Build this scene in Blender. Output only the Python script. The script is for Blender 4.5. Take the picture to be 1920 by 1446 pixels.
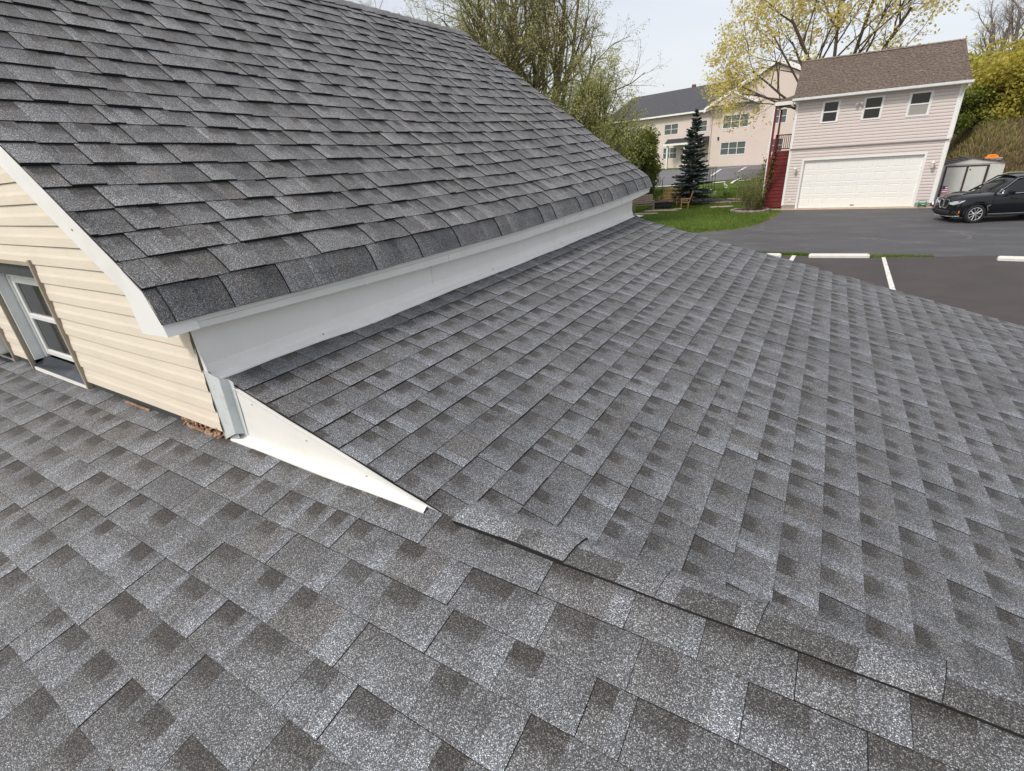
import bpy, math, random
import numpy as np
from mathutils import Vector, Matrix

for o in list(bpy.data.objects): bpy.data.objects.remove(o)
S = bpy.context.scene
COL = S.collection
rnd = random.Random(7)
nrs = np.random.RandomState(11)
R_ = math.radians
H = 3.7                                   # camera height above the driveway

# ---------------------------------------------------------------- camera
def rotm(a, b, c):
    t = math.pi/2 - b
    return Matrix.Rotation(a, 3, 'Z') @ Matrix.Rotation(t, 3, 'X') @ Matrix.Rotation(c, 3, 'Z')
CR = rotm(0.568930723, 0.430780376, -0.0730422937)
FPX = 914.5453
cd = bpy.data.cameras.new('camera'); cam = bpy.data.objects.new('camera', cd); COL.objects.link(cam)
cam.matrix_world = Matrix.Translation((0, 0, H)) @ CR.to_4x4()
cd.sensor_width = 36.0; cd.lens = 36.0*FPX/1920.0; cd.clip_start = 0.05; cd.clip_end = 2000
S.camera = cam
S.render.resolution_x = 1024; S.render.resolution_y = 771

# ---------------------------------------------------------------- sky and sun
SUN_EL, SUN_AZ = R_(48), R_(205)          # azimuth clockwise from +Y
w = bpy.data.worlds.new('World'); S.world = w; w.use_nodes = True
nt = w.node_tree; nt.nodes.clear()
out = nt.nodes.new('ShaderNodeOutputWorld'); add = nt.nodes.new('ShaderNodeAddShader')
sky = nt.nodes.new('ShaderNodeTexSky'); sky.sky_type = 'NISHITA'; sky.sun_disc = False
sky.sun_elevation = SUN_EL; sky.sun_rotation = SUN_AZ; sky.air_density = 1.0; sky.dust_density = 3.0
b1 = nt.nodes.new('ShaderNodeBackground'); b1.inputs[1].default_value = 0.05
b2 = nt.nodes.new('ShaderNodeBackground'); b2.inputs[1].default_value = 0.55
tc = nt.nodes.new('ShaderNodeTexCoord'); mp = nt.nodes.new('ShaderNodeMapping'); mp.inputs['Scale'].default_value = (1, 1, 3)
nz = nt.nodes.new('ShaderNodeTexNoise'); nz.inputs['Scale'].default_value = 2.2; nz.inputs['Detail'].default_value = 5
cr = nt.nodes.new('ShaderNodeValToRGB'); cr.color_ramp.elements[0].position = .35; cr.color_ramp.elements[1].position = .7
cr.color_ramp.elements[0].color = (.86, .855, .885, 1); cr.color_ramp.elements[1].color = (.98, .95, .93, 1)
L = nt.links.new
L(tc.outputs['Generated'], mp.inputs[0]); L(mp.outputs[0], nz.inputs[0]); L(nz.outputs[0], cr.inputs[0]); L(cr.outputs[0], b2.inputs[0])
L(sky.outputs[0], b1.inputs[0]); L(b1.outputs[0], add.inputs[0]); L(b2.outputs[0], add.inputs[1]); L(add.outputs[0], out.inputs[0])
sl = bpy.data.lights.new('sun', 'SUN'); sl.energy = 1.9; sl.angle = R_(11); sl.color = (1, .95, .87)
sun = bpy.data.objects.new('sun', sl); COL.objects.link(sun)
sd = Vector((math.sin(SUN_AZ)*math.cos(SUN_EL), math.cos(SUN_AZ)*math.cos(SUN_EL), math.sin(SUN_EL)))
sun.rotation_euler = sd.to_track_quat('Z', 'Y').to_euler(); sun.location = (0, -5, 20)
S.view_settings.view_transform = 'Standard'; S.view_settings.look = 'None'
S.view_settings.exposure = 0.36; S.view_settings.gamma = 1
S.render.engine = 'CYCLES'

# ---------------------------------------------------------------- measuring helpers
def ray(px, py): return CR @ Vector((px-960, 723-py, -FPX))
def at_y(px, py, Y):
    r = ray(px, py); t = Y/r.y; return Vector((r.x*t, Y, r.z*t+H))
def at_z(px, py, z=0.0):
    r = ray(px, py); t = (z-H)/r.z; return Vector((r.x*t, r.y*t, z))
def ss(a, b, x):
    t = min(1, max(0, (x-a)/(b-a))); return t*t*(3-2*t)
def terrain(x, y):
    left = 1-ss(-5.2, -2.6, x)
    h = left*(0.95*ss(40.6, 47, y)+0.42*ss(46, 62, y))
    right = ss(5.9, 8.6, x)
    h += right*(4.0*ss(38.9, 50, y)+3.0*ss(50, 95, y))
    h += 9*ss(110, 260, y)
    return h
def gnd(px, py):
    z = 0.0
    for i in range(30):
        p = at_z(px, py, z); z = .5*z+.5*terrain(p.x, p.y)
    p.z = terrain(p.x, p.y); return p

# ---------------------------------------------------------------- mesh building
class MB:
    def __init__(s): s.v = []; s.f = []; s.m = []; s.t = []; s.uv = []
    def face(s, pts, mi=0, tone=(.5, 0, 0, 1), uv=None):
        n = len(s.v); s.v += [tuple(p) for p in pts]; s.f.append(tuple(range(n, n+len(pts)))); s.m.append(mi); s.t.append(tone)
        s.uv.append(uv or [(0, 0)]*len(pts))
    def mesh(s, vs, fs, mi=0, tone=(.5, 0, 0, 1)):
        n = len(s.v); s.v += [tuple(p) for p in vs]
        for f in fs: s.f.append(tuple(i+n for i in f)); s.m.append(mi); s.t.append(tone); s.uv.append([(0, 0)]*len(f))
    def box(s, x0, x1, y0, y1, z0, z1, mi=0, tone=(.5, 0, 0, 1), M=None, bev=0.0):
        if bev > 0:
            b = min(bev, (x1-x0)/2.01, (y1-y0)/2.01, (z1-z0)/2.01)
            vs = []; X = (x0, x1); Y = (y0, y1); Z = (z0, z1); sg = (1, -1); idx = {}
            for i in (0, 1):
                for j in (0, 1):
                    for k in (0, 1):
                        c = (X[i], Y[j], Z[k]); d = (sg[i]*b, sg[j]*b, sg[k]*b)
                        for a in range(3):
                            q = [c[n]+d[n] for n in range(3)]; q[a] = c[a]; idx[(i, j, k, a)] = len(vs); vs.append(q)
            fs = []
            for a in range(3):
                o1, o2 = [n for n in range(3) if n != a]
                for e in (0, 1):
                    def g(u, v2, ax):
                        t = [0, 0, 0]; t[a] = e; t[o1] = u; t[o2] = v2; return idx[(t[0], t[1], t[2], ax)]
                    fs.append((g(0, 0, a), g(1, 0, a), g(1, 1, a), g(0, 1, a)))
            for a in range(3):        # edges along axis a
                o1, o2 = [n for n in range(3) if n != a]
                for u in (0, 1):
                    for v2 in (0, 1):
                        def g(e, ax):
                            t = [0, 0, 0]; t[a] = e; t[o1] = u; t[o2] = v2; return idx[(t[0], t[1], t[2], ax)]
                        fs.append((g(0, o1), g(1, o1), g(1, o2), g(0, o2)))
            for i in (0, 1):
                for j in (0, 1):
                    for k in (0, 1): fs.append((idx[(i, j, k, 0)], idx[(i, j, k, 1)], idx[(i, j, k, 2)]))
        else:
            vs = [(x0, y0, z0), (x1, y0, z0), (x1, y1, z0), (x0, y1, z0), (x0, y0, z1), (x1, y0, z1), (x1, y1, z1), (x0, y1, z1)]
            fs = [(0, 3, 2, 1), (4, 5, 6, 7), (0, 1, 5, 4), (1, 2, 6, 5), (2, 3, 7, 6), (3, 0, 4, 7)]
        if M is not None: vs = [M @ Vector(v) for v in vs]
        s.mesh(vs, fs, mi, tone)
    def tube(s, pts, rad, k=8, mi=0, tone=(.5, 0, 0, 1), cap=True):
        pts = [Vector(p) for p in pts]; n = len(pts)
        if not hasattr(rad, '__len__'): rad = [rad]*n
        vs = []; a = None
        for i, p in enumerate(pts):
            d = (pts[min(i+1, n-1)]-pts[max(i-1, 0)])
            d = d.normalized() if d.length > 1e-9 else Vector((0, 0, 1))
            if a is None: a = d.orthogonal().normalized()
            else:
                a = a-d*a.dot(d); a = a.normalized() if a.length > 1e-6 else d.orthogonal().normalized()
            b = d.cross(a)
            for j in range(k):
                t = 2*math.pi*j/k; vs.append(p+(a*math.cos(t)+b*math.sin(t))*rad[i])
        fs = [(i*k+j, i*k+(j+1) % k, (i+1)*k+(j+1) % k, (i+1)*k+j) for i in range(n-1) for j in range(k)]
        if cap: fs += [tuple(range(k))[::-1], tuple(range((n-1)*k, n*k))]
        s.mesh(vs, fs, mi, tone)
    def prism(s, poly, d0, d1, axis='y', mi=0, tone=(.5, 0, 0, 1)):
        # poly of 2-D points in the plane perpendicular to axis
        def P(a, b, d): return (a, d, b) if axis == 'y' else ((d, a, b) if axis == 'x' else (a, b, d))
        n = len(poly); vs = [P(a, b, d0) for a, b in poly]+[P(a, b, d1) for a, b in poly]
        fs = [tuple(range(n)), tuple(range(2*n-1, n-1, -1))]+[(i, i+n, (i+1) % n+n, (i+1) % n) for i in range(n)]
        s.mesh(vs, fs, mi, tone)
    def build(s, name, mats, parent=None, smooth=False, weld=False, recalc=True):
        me = bpy.data.meshes.new(name); me.from_pydata(s.v, [], s.f)
        if not isinstance(mats, (list, tuple)): mats = [mats]
        for m in mats: me.materials.append(m)
        me.polygons.foreach_set('material_index', s.m)
        at = me.attributes.new('tone', 'FLOAT_COLOR', 'CORNER')
        cc = np.repeat(np.array(s.t, dtype=np.float32), [len(f) for f in s.f], axis=0); at.data.foreach_set('color', cc.ravel())
        u = me.uv_layers.new(name='UVMap'); u.data.foreach_set('uv', np.array([c for f in s.uv for c in f], dtype=np.float32).ravel())
        if weld or recalc:
            import bmesh
            bm = bmesh.new(); bm.from_mesh(me)
            if weld: bmesh.ops.remove_doubles(bm, verts=bm.verts, dist=1e-4)
            if recalc: bmesh.ops.recalc_face_normals(bm, faces=bm.faces)
            bm.to_mesh(me); bm.free()
        if smooth: me.polygons.foreach_set('use_smooth', [True]*len(me.polygons))
        o = bpy.data.objects.new(name, me); COL.objects.link(o)
        if parent is not None:
            o.parent = parent
            if parent.get('_w'): o.matrix_parent_inverse = Matrix.Translation(-Vector(parent['_w']))
        return o
def thing(name, label, cat, loc=(0, 0, 0), rz=0, group=None, world=False):
    o = bpy.data.objects.new(name, None); COL.objects.link(o); o.location = loc; o.rotation_euler = (0, 0, rz); o.empty_display_size = .2
    o['label'] = label; o['category'] = cat
    if group: o['group'] = group
    if world: o['_w'] = list(loc)          # children are modelled in world coordinates
    return o
def tag(o, label=None, cat=None, group=None, kind=None):
    if label: o['label'] = label
    if cat: o['category'] = cat
    if group: o['group'] = group
    if kind: o['kind'] = kind
    return o

# ---------------------------------------------------------------- materials
def nodes(name):
    m = bpy.data.materials.new(name); m.use_nodes = True; t = m.node_tree; b = t.nodes['Principled BSDF']; return m, t, b
def mat(name, col, rough=.6, var=.12, scale=6, bump=0.0, bscale=60, metal=0.0, spec=.4, dirt=None, dscale=1.5, stretch=(1, 1, 1), coat=0):
    m, t, b = nodes(name)
    tc = t.nodes.new('ShaderNodeTexCoord'); mp = t.nodes.new('ShaderNodeMapping'); mp.inputs['Scale'].default_value = stretch
    t.links.new(tc.outputs['Object'], mp.inputs[0])
    n = t.nodes.new('ShaderNodeTexNoise'); n.inputs['Scale'].default_value = scale; n.inputs['Detail'].default_value = 6
    t.links.new(mp.outputs[0], n.inputs[0])
    r = t.nodes.new('ShaderNodeMapRange'); r.inputs[1].default_value = .25; r.inputs[2].default_value = .75; r.inputs[3].default_value = 1-var; r.inputs[4].default_value = 1+var
    t.links.new(n.outputs[0], r.inputs[0])
    mx = t.nodes.new('ShaderNodeVectorMath'); mx.operation = 'SCALE'; mx.inputs[0].default_value = col[:3]
    t.links.new(r.outputs[0], mx.inputs['Scale']); src = mx.outputs[0]
    if dirt:
        n2 = t.nodes.new('ShaderNodeTexNoise'); n2.inputs['Scale'].default_value = dscale; n2.inputs['Detail'].default_value = 8; n2.inputs['Roughness'].default_value = .65
        t.links.new(mp.outputs[0], n2.inputs[0])
        r2 = t.nodes.new('ShaderNodeMapRange'); r2.inputs[1].default_value = .5; r2.inputs[2].default_value = .75; r2.inputs[3].default_value = 0; r2.inputs[4].default_value = dirt[3]
        t.links.new(n2.outputs[0], r2.inputs[0])
        mm = t.nodes.new('ShaderNodeMix'); mm.data_type = 'RGBA'; t.links.new(r2.outputs[0], mm.inputs[0]); t.links.new(src, mm.inputs[6]); mm.inputs[7].default_value = (*dirt[:3], 1); src = mm.outputs[2]
    t.links.new(src, b.inputs['Base Color']); b.inputs['Roughness'].default_value = rough; b.inputs['Metallic'].default_value = metal
    b.inputs['Specular IOR Level'].default_value = spec
    if coat: b.inputs['Coat Weight'].default_value = coat; b.inputs['Coat Roughness'].default_value = .05
    if bump:
        n3 = t.nodes.new('ShaderNodeTexNoise'); n3.inputs['Scale'].default_value = bscale; n3.inputs['Detail'].default_value = 5
        t.links.new(mp.outputs[0], n3.inputs[0]); bp = t.nodes.new('ShaderNodeBump'); bp.inputs['Strength'].default_value = bump; bp.inputs['Distance'].default_value = .01
        t.links.new(n3.outputs[0], bp.inputs['Height']); t.links.new(bp.outputs[0], b.inputs['Normal'])
    return m
def shingle_mat(name, dark, mid, light, brown, gscale=540, gcon=1.0):
    m, t, b = nodes(name); N = t.nodes.new; K = t.links.new
    at = N('ShaderNodeAttribute'); at.attribute_name = 'tone'; sp = N('ShaderNodeSeparateColor'); K(at.outputs['Color'], sp.inputs[0])
    uv = N('ShaderNodeUVMap'); su = N('ShaderNodeSeparateXYZ'); K(uv.outputs[0], su.inputs[0])
    tc = N('ShaderNodeTexCoord')
    n1 = N('ShaderNodeTexNoise'); n1.inputs['Scale'].default_value = 7; n1.inputs['Detail'].default_value = 3; K(tc.outputs['Object'], n1.inputs[0])
    n2 = N('ShaderNodeTexNoise'); n2.inputs['Scale'].default_value = 1.3; n2.inputs['Detail'].default_value = 4; K(tc.outputs['Object'], n2.inputs[0])
    a = N('ShaderNodeMath'); a.operation = 'MULTIPLY_ADD'; K(n1.outputs[0], a.inputs[0]); a.inputs[1].default_value = .8; a.inputs[2].default_value = -.4
    a2 = N('ShaderNodeMath'); a2.operation = 'ADD'; K(a.outputs[0], a2.inputs[0]); K(sp.outputs[0], a2.inputs[1])
    # lighter towards the exposed lower edge, as the blend is printed
    lo = N('ShaderNodeMapRange'); lo.inputs[1].default_value = .0; lo.inputs[2].default_value = .9; lo.inputs[3].default_value = .14; lo.inputs[4].default_value = -.10; K(su.outputs[1], lo.inputs[0])
    a3 = N('ShaderNodeMath'); a3.operation = 'ADD'; K(a2.outputs[0], a3.inputs[0]); K(lo.outputs[0], a3.inputs[1])
    rp = N('ShaderNodeValToRGB'); e = rp.color_ramp.elements; e[0].position = .1; e[0].color = (*dark, 1); e[1].position = .95; e[1].color = (*light, 1); q = rp.color_ramp.elements.new(.5); q.color = (*mid, 1)
    K(a3.outputs[0], rp.inputs[0])
    br = N('ShaderNodeMix'); br.data_type = 'RGBA'; K(sp.outputs[2], br.inputs[0]); K(rp.outputs[0], br.inputs[6]); br.inputs[7].default_value = (*brown, 1)
    # shadow band printed at the top of the slots
    sm = N('ShaderNodeMapRange'); sm.interpolation_type = 'SMOOTHSTEP'; sm.inputs[1].default_value = .42; sm.inputs[2].default_value = .74; K(su.outputs[1], sm.inputs[0])
    bm_ = N('ShaderNodeMath'); bm_.operation = 'MULTIPLY'; K(sm.outputs[0], bm_.inputs[0]); K(sp.outputs[1], bm_.inputs[1])
    nn = N('ShaderNodeMath'); nn.operation = 'MULTIPLY'; K(bm_.outputs[0], nn.inputs[0]); nn.inputs[1].default_value = .95
    bk = N('ShaderNodeMix'); bk.data_type = 'RGBA'; K(nn.outputs[0], bk.inputs[0]); K(br.outputs[2], bk.inputs[6]); bk.inputs[7].default_value = (dark[0]*.70, dark[1]*.64, dark[2]*.58, 1)
    # granules
    vo = N('ShaderNodeTexVoronoi'); vo.inputs['Scale'].default_value = gscale; K(tc.outputs['Object'], vo.inputs['Vector'])
    vs = N('ShaderNodeSeparateColor'); K(vo.outputs['Color'], vs.inputs[0])
    g = N('ShaderNodeValToRGB'); ge = g.color_ramp.elements; ge[0].position = 0; ge[0].color = (.16,)*3+(1,); ge[1].position = 1; ge[1].color = (3.9,)*3+(1,)
    x = g.color_ramp.elements.new(.45); x.color = (.55,)*3+(1,); x = g.color_ramp.elements.new(.82); x.color = (1.15,)*3+(1,)
    K(vs.outputs[0], g.inputs[0])
    gm = N('ShaderNodeMix'); gm.data_type = 'RGBA'; gm.inputs[0].default_value = gcon; gm.inputs[6].default_value = (1, 1, 1, 1); K(g.outputs[0], gm.inputs[7])
    mu = N('ShaderNodeMix'); mu.data_type = 'RGBA'; mu.blend_type = 'MULTIPLY'; mu.inputs[0].default_value = 1; mu.clamp_result = False
    K(bk.outputs[2], mu.inputs[6]); K(gm.outputs[2], mu.inputs[7])
    w2 = N('ShaderNodeMapRange'); w2.inputs[1].default_value = .3; w2.inputs[2].default_value = .7; w2.inputs[3].default_value = .92; w2.inputs[4].default_value = 1.08; K(n2.outputs[0], w2.inputs[0])
    sc = N('ShaderNodeVectorMath'); sc.operation = 'SCALE'; K(mu.outputs[2], sc.inputs[0]); K(w2.outputs[0], sc.inputs['Scale'])
    K(sc.outputs[0], b.inputs['Base Color']); b.inputs['Roughness'].default_value = .75; b.inputs['Specular IOR Level'].default_value = .5
    bp = N('ShaderNodeBump'); bp.inputs['Strength'].default_value = .5; bp.inputs['Distance'].default_value = .0015; K(vs.outputs[1], bp.inputs['Height']); K(bp.outputs[0], b.inputs['Normal'])
    return m
def leaf_mat(name, c0, c1, trans=.35):
    m, t, b = nodes(name); N = t.nodes.new; K = t.links.new
    at = N('ShaderNodeAttribute'); at.attribute_name = 'tone'; sp = N('ShaderNodeSeparateColor'); K(at.outputs['Color'], sp.inputs[0])
    mx = N('ShaderNodeMix'); mx.data_type = 'RGBA'; K(sp.outputs[0], mx.inputs[0]); mx.inputs[6].default_value = (*c0, 1); mx.inputs[7].default_value = (*c1, 1)
    K(mx.outputs[2], b.inputs['Base Color']); b.inputs['Roughness'].default_value = .6; b.inputs['Specular IOR Level'].default_value = .3
    tr = N('ShaderNodeBsdfTranslucent'); K(mx.outputs[2], tr.inputs[0]); ms = N('ShaderNodeMixShader'); ms.inputs[0].default_value = trans
    K(b.outputs[0], ms.inputs[1]); K(tr.outputs[0], ms.inputs[2]); K(ms.outputs[0], t.nodes['Material Output'].inputs[0])
    return m
def glass_mat(name, col, rough=.05):
    m, t, b = nodes(name); b.inputs['Base Color'].default_value = (*col, 1); b.inputs['Roughness'].default_value = rough; b.inputs['Specular IOR Level'].default_value = .45
    return m

M = {}
M['shingle'] = shingle_mat('charcoal_shingle', (.070, .070, .071), (.133, .136, .141), (.236, .249, .270), (.134, .126, .117))
M['shingle_far'] = shingle_mat('charcoal_shingle_upper', (.078, .078, .079), (.158, .159, .161), (.260, .264, .268), (.160, .145, .135))
M['asphalt_edge'] = mat('asphalt_cut_edge', (.018, .018, .019), .9, .2, 40)
M['siding'] = mat('cream_siding', (.73, .65, .535), .55, .04, 3, .12, 30, dirt=(.56, .52, .44, .30), dscale=5, stretch=(1, 1, 3))
M['white_metal'] = mat('white_aluminium', (.82, .81, .79), .38, .03, 3, .05, 8, dirt=(.45, .45, .43, .22), dscale=4)
M['white_wall'] = mat('white_coil_metal', (.82, .805, .78), .42, .03, 2, .12, 5, dirt=(.46, .46, .43, .18), dscale=3)
M['white_bright'] = mat('white_flashing', (.80, .79, .75), .38, .02, 3, .1, 6, dirt=(.55, .52, .45, .2), dscale=6)
M['grey_metal'] = mat('galvanised_flashing', (.60, .64, .64), .4, .06, 12, .06, 20, dirt=(.35, .35, .33, .4), dscale=14)
M['vinyl_white'] = mat('white_vinyl', (.76, .76, .74), .35, .03, 4)
M['jamb'] = mat('pale_jamb_board', (.78, .80, .79), .5, .06, 5, dirt=(.4, .4, .4, .3), dscale=6)
M['tan_channel'] = mat('tan_trim_channel', (.36, .31, .24), .5, .1, 12)
M['tar'] = mat('black_underlayment', (.045, .05, .052), .6, .3, 12, .3, 40)
M['dark_sill'] = mat('dark_sill_metal', (.022, .028, .040), .18, .3, 6, dirt=(.12, .10, .09, .6), dscale=9)
M['rot_wood'] = mat('rotten_sheathing', (.33, .19, .12), .85, .5, 30, .6, 60, dirt=(.75, .55, .35, .8), dscale=25)
M['glass'] = glass_mat('window_glass', (.018, .02, .02))
M['curtain'] = mat('grey_blind', (.32, .32, .30), .8, .1, 8, stretch=(1, 1, 12))
M['rail_roof'] = shingle_mat('brown_shingle', (.085, .062, .048), (.150, .112, .088), (.215, .168, .136), (.15, .11, .08), 60, .3)
M['pink_siding'] = mat('pale_pink_siding', (.63, .56, .53), .5, .03, 1.5, dirt=(.48, .43, .40, .2), dscale=1.2, stretch=(1, 1, 3))
M['white_paint'] = mat('white_trim_paint', (.78, .78, .76), .45, .03, 2)
M['door_white'] = mat('white_garage_door', (.82, .81, .77), .4, .03, 1.0, dirt=(.6, .58, .52, .2), dscale=1)
M['block'] = mat('grey_block', (.30, .29, .27), .9, .12, 9, .4, 30)
M['red_wood'] = mat('red_stained_wood', (.155, .018, .020), .6, .25, 6, .25, 40, dirt=(.26, .09, .07, .5), dscale=7, stretch=(1, 3, 6))
M['apron'] = mat('concrete_apron', (.50, .38, .27), .9, .12, 3, .3, 30, dirt=(.35, .27, .2, .4), dscale=1.2)
M['driveway'] = mat('sealed_asphalt_drive', (.084, .083, .087), .78, .13, .35, .5, 90, dirt=(.165, .16, .155, .55), dscale=.55, stretch=(1, 2.2, 1))
M['lot'] = mat('fresh_asphalt_lot', (.066, .056, .055), .85, .10, .8, .6, 110, dirt=(.10, .088, .083, .4), dscale=.9)
def add_cracks(m, sc, th, col, st):
    t = m.node_tree; b = t.nodes['Principled BSDF']; N = t.nodes.new; K = t.links.new; src = b.inputs['Base Color'].links[0].from_socket
    tc = N('ShaderNodeTexCoord'); n = N('ShaderNodeTexNoise'); n.inputs['Scale'].default_value = .8; n.inputs['Detail'].default_value = 6; K(tc.outputs['Object'], n.inputs[0])
    ad = N('ShaderNodeMix'); ad.data_type = 'RGBA'; ad.blend_type = 'ADD'; ad.inputs[0].default_value = 1.6; ad.clamp_factor = False; K(tc.outputs['Object'], ad.inputs[6]); K(n.outputs['Color'], ad.inputs[7])
    v = N('ShaderNodeTexVoronoi'); v.feature = 'DISTANCE_TO_EDGE'; v.inputs['Scale'].default_value = sc; K(ad.outputs[2], v.inputs['Vector'])
    n2 = N('ShaderNodeTexNoise'); n2.inputs['Scale'].default_value = .35; K(tc.outputs['Object'], n2.inputs[0])
    r = N('ShaderNodeMapRange'); r.inputs[1].default_value = 0; r.inputs[2].default_value = th; r.inputs[3].default_value = st; r.inputs[4].default_value = 0; K(v.outputs[0], r.inputs[0])
    r2 = N('ShaderNodeMapRange'); r2.inputs[1].default_value = .45; r2.inputs[2].default_value = .6; K(n2.outputs[0], r2.inputs[0])
    mu = N('ShaderNodeMath'); mu.operation = 'MULTIPLY'; K(r.outputs[0], mu.inputs[0]); K(r2.outputs[0], mu.inputs[1])
    mx = N('ShaderNodeMix'); mx.data_type = 'RGBA'; K(mu.outputs[0], mx.inputs[0]); K(src, mx.inputs[6]); mx.inputs[7].default_value = (*col, 1); K(mx.outputs[2], b.inputs['Base Color'])
add_cracks(M['driveway'], .16, .012, (.20, .195, .19), .6); add_cracks(M['lot'], .30, .012, (.035, .03, .03), .7)
M['lot_far'] = mat('grey_asphalt_lot', (.155, .15, .16), .85, .08, .4, .3, 60)
M['line'] = mat('white_road_paint', (.72, .70, .66), .8, .10, 8, dirt=(.16, .15, .15, .9), dscale=9)
M['concrete_white'] = mat('painted_concrete', (.68, .66, .62), .85, .08, 5, .3, 40, dirt=(.40, .38, .35, .5), dscale=5)
M['grass'] = mat('lawn_green', (.045, .115, .012), .9, .35, .9, .9, 40, dirt=(.10, .16, .02, .6), dscale=.5)
M['blade'] = leaf_mat('grass_blade', (.075, .125, .016), (.20, .28, .055), .4)
M['hill_soil'] = mat('hill_soil', (.17, .12, .07), .95, .35, .6, .8, 12, dirt=(.10, .13, .03, .7), dscale=.4)
M['straw'] = leaf_mat('dry_grass', (.17, .125, .065), (.38, .30, .16), .3)
M['bark'] = mat('brown_bark', (.115, .088, .066), .9, .35, 6, .8, 30, stretch=(1, 1, .3))
M['bark_mossy'] = mat('mossy_bark', (.17, .145, .085), .9, .4, 4, .8, 30, dirt=(.15, .14, .05, .7), dscale=3)
M['bark_grey'] = mat('grey_bark', (.20, .175, .155), .9, .3, 6, .6, 30)
M['leaf_willow'] = leaf_mat('budding_leaf', (.34, .34, .10), (.66, .66, .28), .5)
M['leaf_green'] = leaf_mat('bush_leaf', (.045, .07, .015), (.26, .30, .05))
M['leaf_yellow'] = leaf_mat('yellow_spring_leaf', (.56, .45, .09), (.93, .82, .34), .55)
M['leaf_gold'] = leaf_mat('golden_leaf', (.30, .27, .05), (.72, .64, .15), .5)
M['leaf_dark'] = leaf_mat('dark_leaf', (.016, .028, .010), (.075, .10, .03))
M['needle'] = leaf_mat('spruce_needle', (.028, .044, .038), (.17, .21, .20), .1)
M['rock'] = mat('field_stone', (.24, .20, .18), .9, .35, 5, .6, 20)
M['mulch'] = mat('dark_mulch', (.055, .035, .026), .95, .5, 10, .9, 30)
M['slab'] = mat('stone_slab', (.40, .33, .26), .9, .2, 3, .3, 20)
M['teak'] = mat('golden_wood', (.36, .20, .075), .6, .2, 8, stretch=(1, 1, 5))
M['grey_wood'] = mat('weathered_wood', (.26, .20, .17), .8, .2, 8)
M['brown_wood'] = mat('brown_wood', (.20, .10, .045), .7, .25, 8)
M['black_iron'] = mat('black_iron', (.02, .02, .022), .5, .1, 8)
M['terracotta'] = mat('red_pot_clay', (.50, .10, .05), .7, .1, 8)
M['petal'] = mat('white_petal', (.85, .84, .80), .6, .03, 8)
M['stem'] = mat('green_stem', (.08, .16, .03), .7, .2, 8)
M['beige_wall'] = mat('beige_stucco', (.63, .545, .49), .85, .04, .6, .1, 20)
M['slate_roof'] = shingle_mat('slate_shingle', (.030, .030, .034), (.052, .052, .058), (.08, .08, .09), (.05, .045, .045), 25, .3)
M['far_glass'] = glass_mat('far_window_glass', (.09, .11, .11), .15)
M['paint_car'] = None
m, t, b = nodes('dark_car_paint'); b.inputs['Base Color'].default_value = (.006, .007, .011, 1); b.inputs['Metallic'].default_value = .0; b.inputs['Roughness'].default_value = .15
b.inputs['Specular IOR Level'].default_value = .4; b.inputs['Coat Weight'].default_value = .25; b.inputs['Coat Roughness'].default_value = .04; M['paint_car'] = m
M['car_glass'] = glass_mat('car_glass', (.015, .018, .02), .03)
M['car_black'] = mat('car_black_trim', (.016, .016, .017), .5, .1, 10)
M['chrome'] = mat('satin_chrome', (.72, .73, .75), .22, .02, 5, metal=1.0)
M['tyre'] = mat('tyre_rubber', (.02, .02, .021), .85, .15, 10)
M['wheel'] = mat('silver_alloy', (.62, .63, .65), .3, .03, 5, metal=.85)
M['lamp_glass'] = glass_mat('headlight_glass', (.45, .47, .50), .08)
M['amber'] = mat('amber_reflector', (.6, .15, .02), .3)
M['shed_white'] = mat('weathered_white_steel', (.58, .58, .54), .5, .05, 1, dirt=(.33, .33, .28, .55), dscale=1.8, stretch=(1, 1, .5))
M['shed_brown'] = mat('brown_steel', (.055, .035, .035), .5, .1, 3)
M['shed_roof'] = mat('brown_grey_roof', (.115, .09, .09), .6, .12, 2)
M['orange'] = mat('orange_plastic', (.75, .22, .015), .45, .1, 6)
M['green_plastic'] = mat('green_plastic', (.02, .22, .13), .4, .1, 8)
M['blue_plastic'] = mat('blue_plastic', (.02, .03, .22), .4, .1, 6)
M['flag'] = mat('flag_red', (.35, .03, .05), .7, .1, 9)
M['cloth_white'] = mat('cloth_white', (.6, .6, .62), .7, .1, 9)
M['lamp_metal'] = mat('pale_lamp_metal', (.66, .62, .58), .4, .05, 9)
M['red_brick'] = mat('red_brick', (.22, .06, .05), .9, .2, 9)

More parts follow.
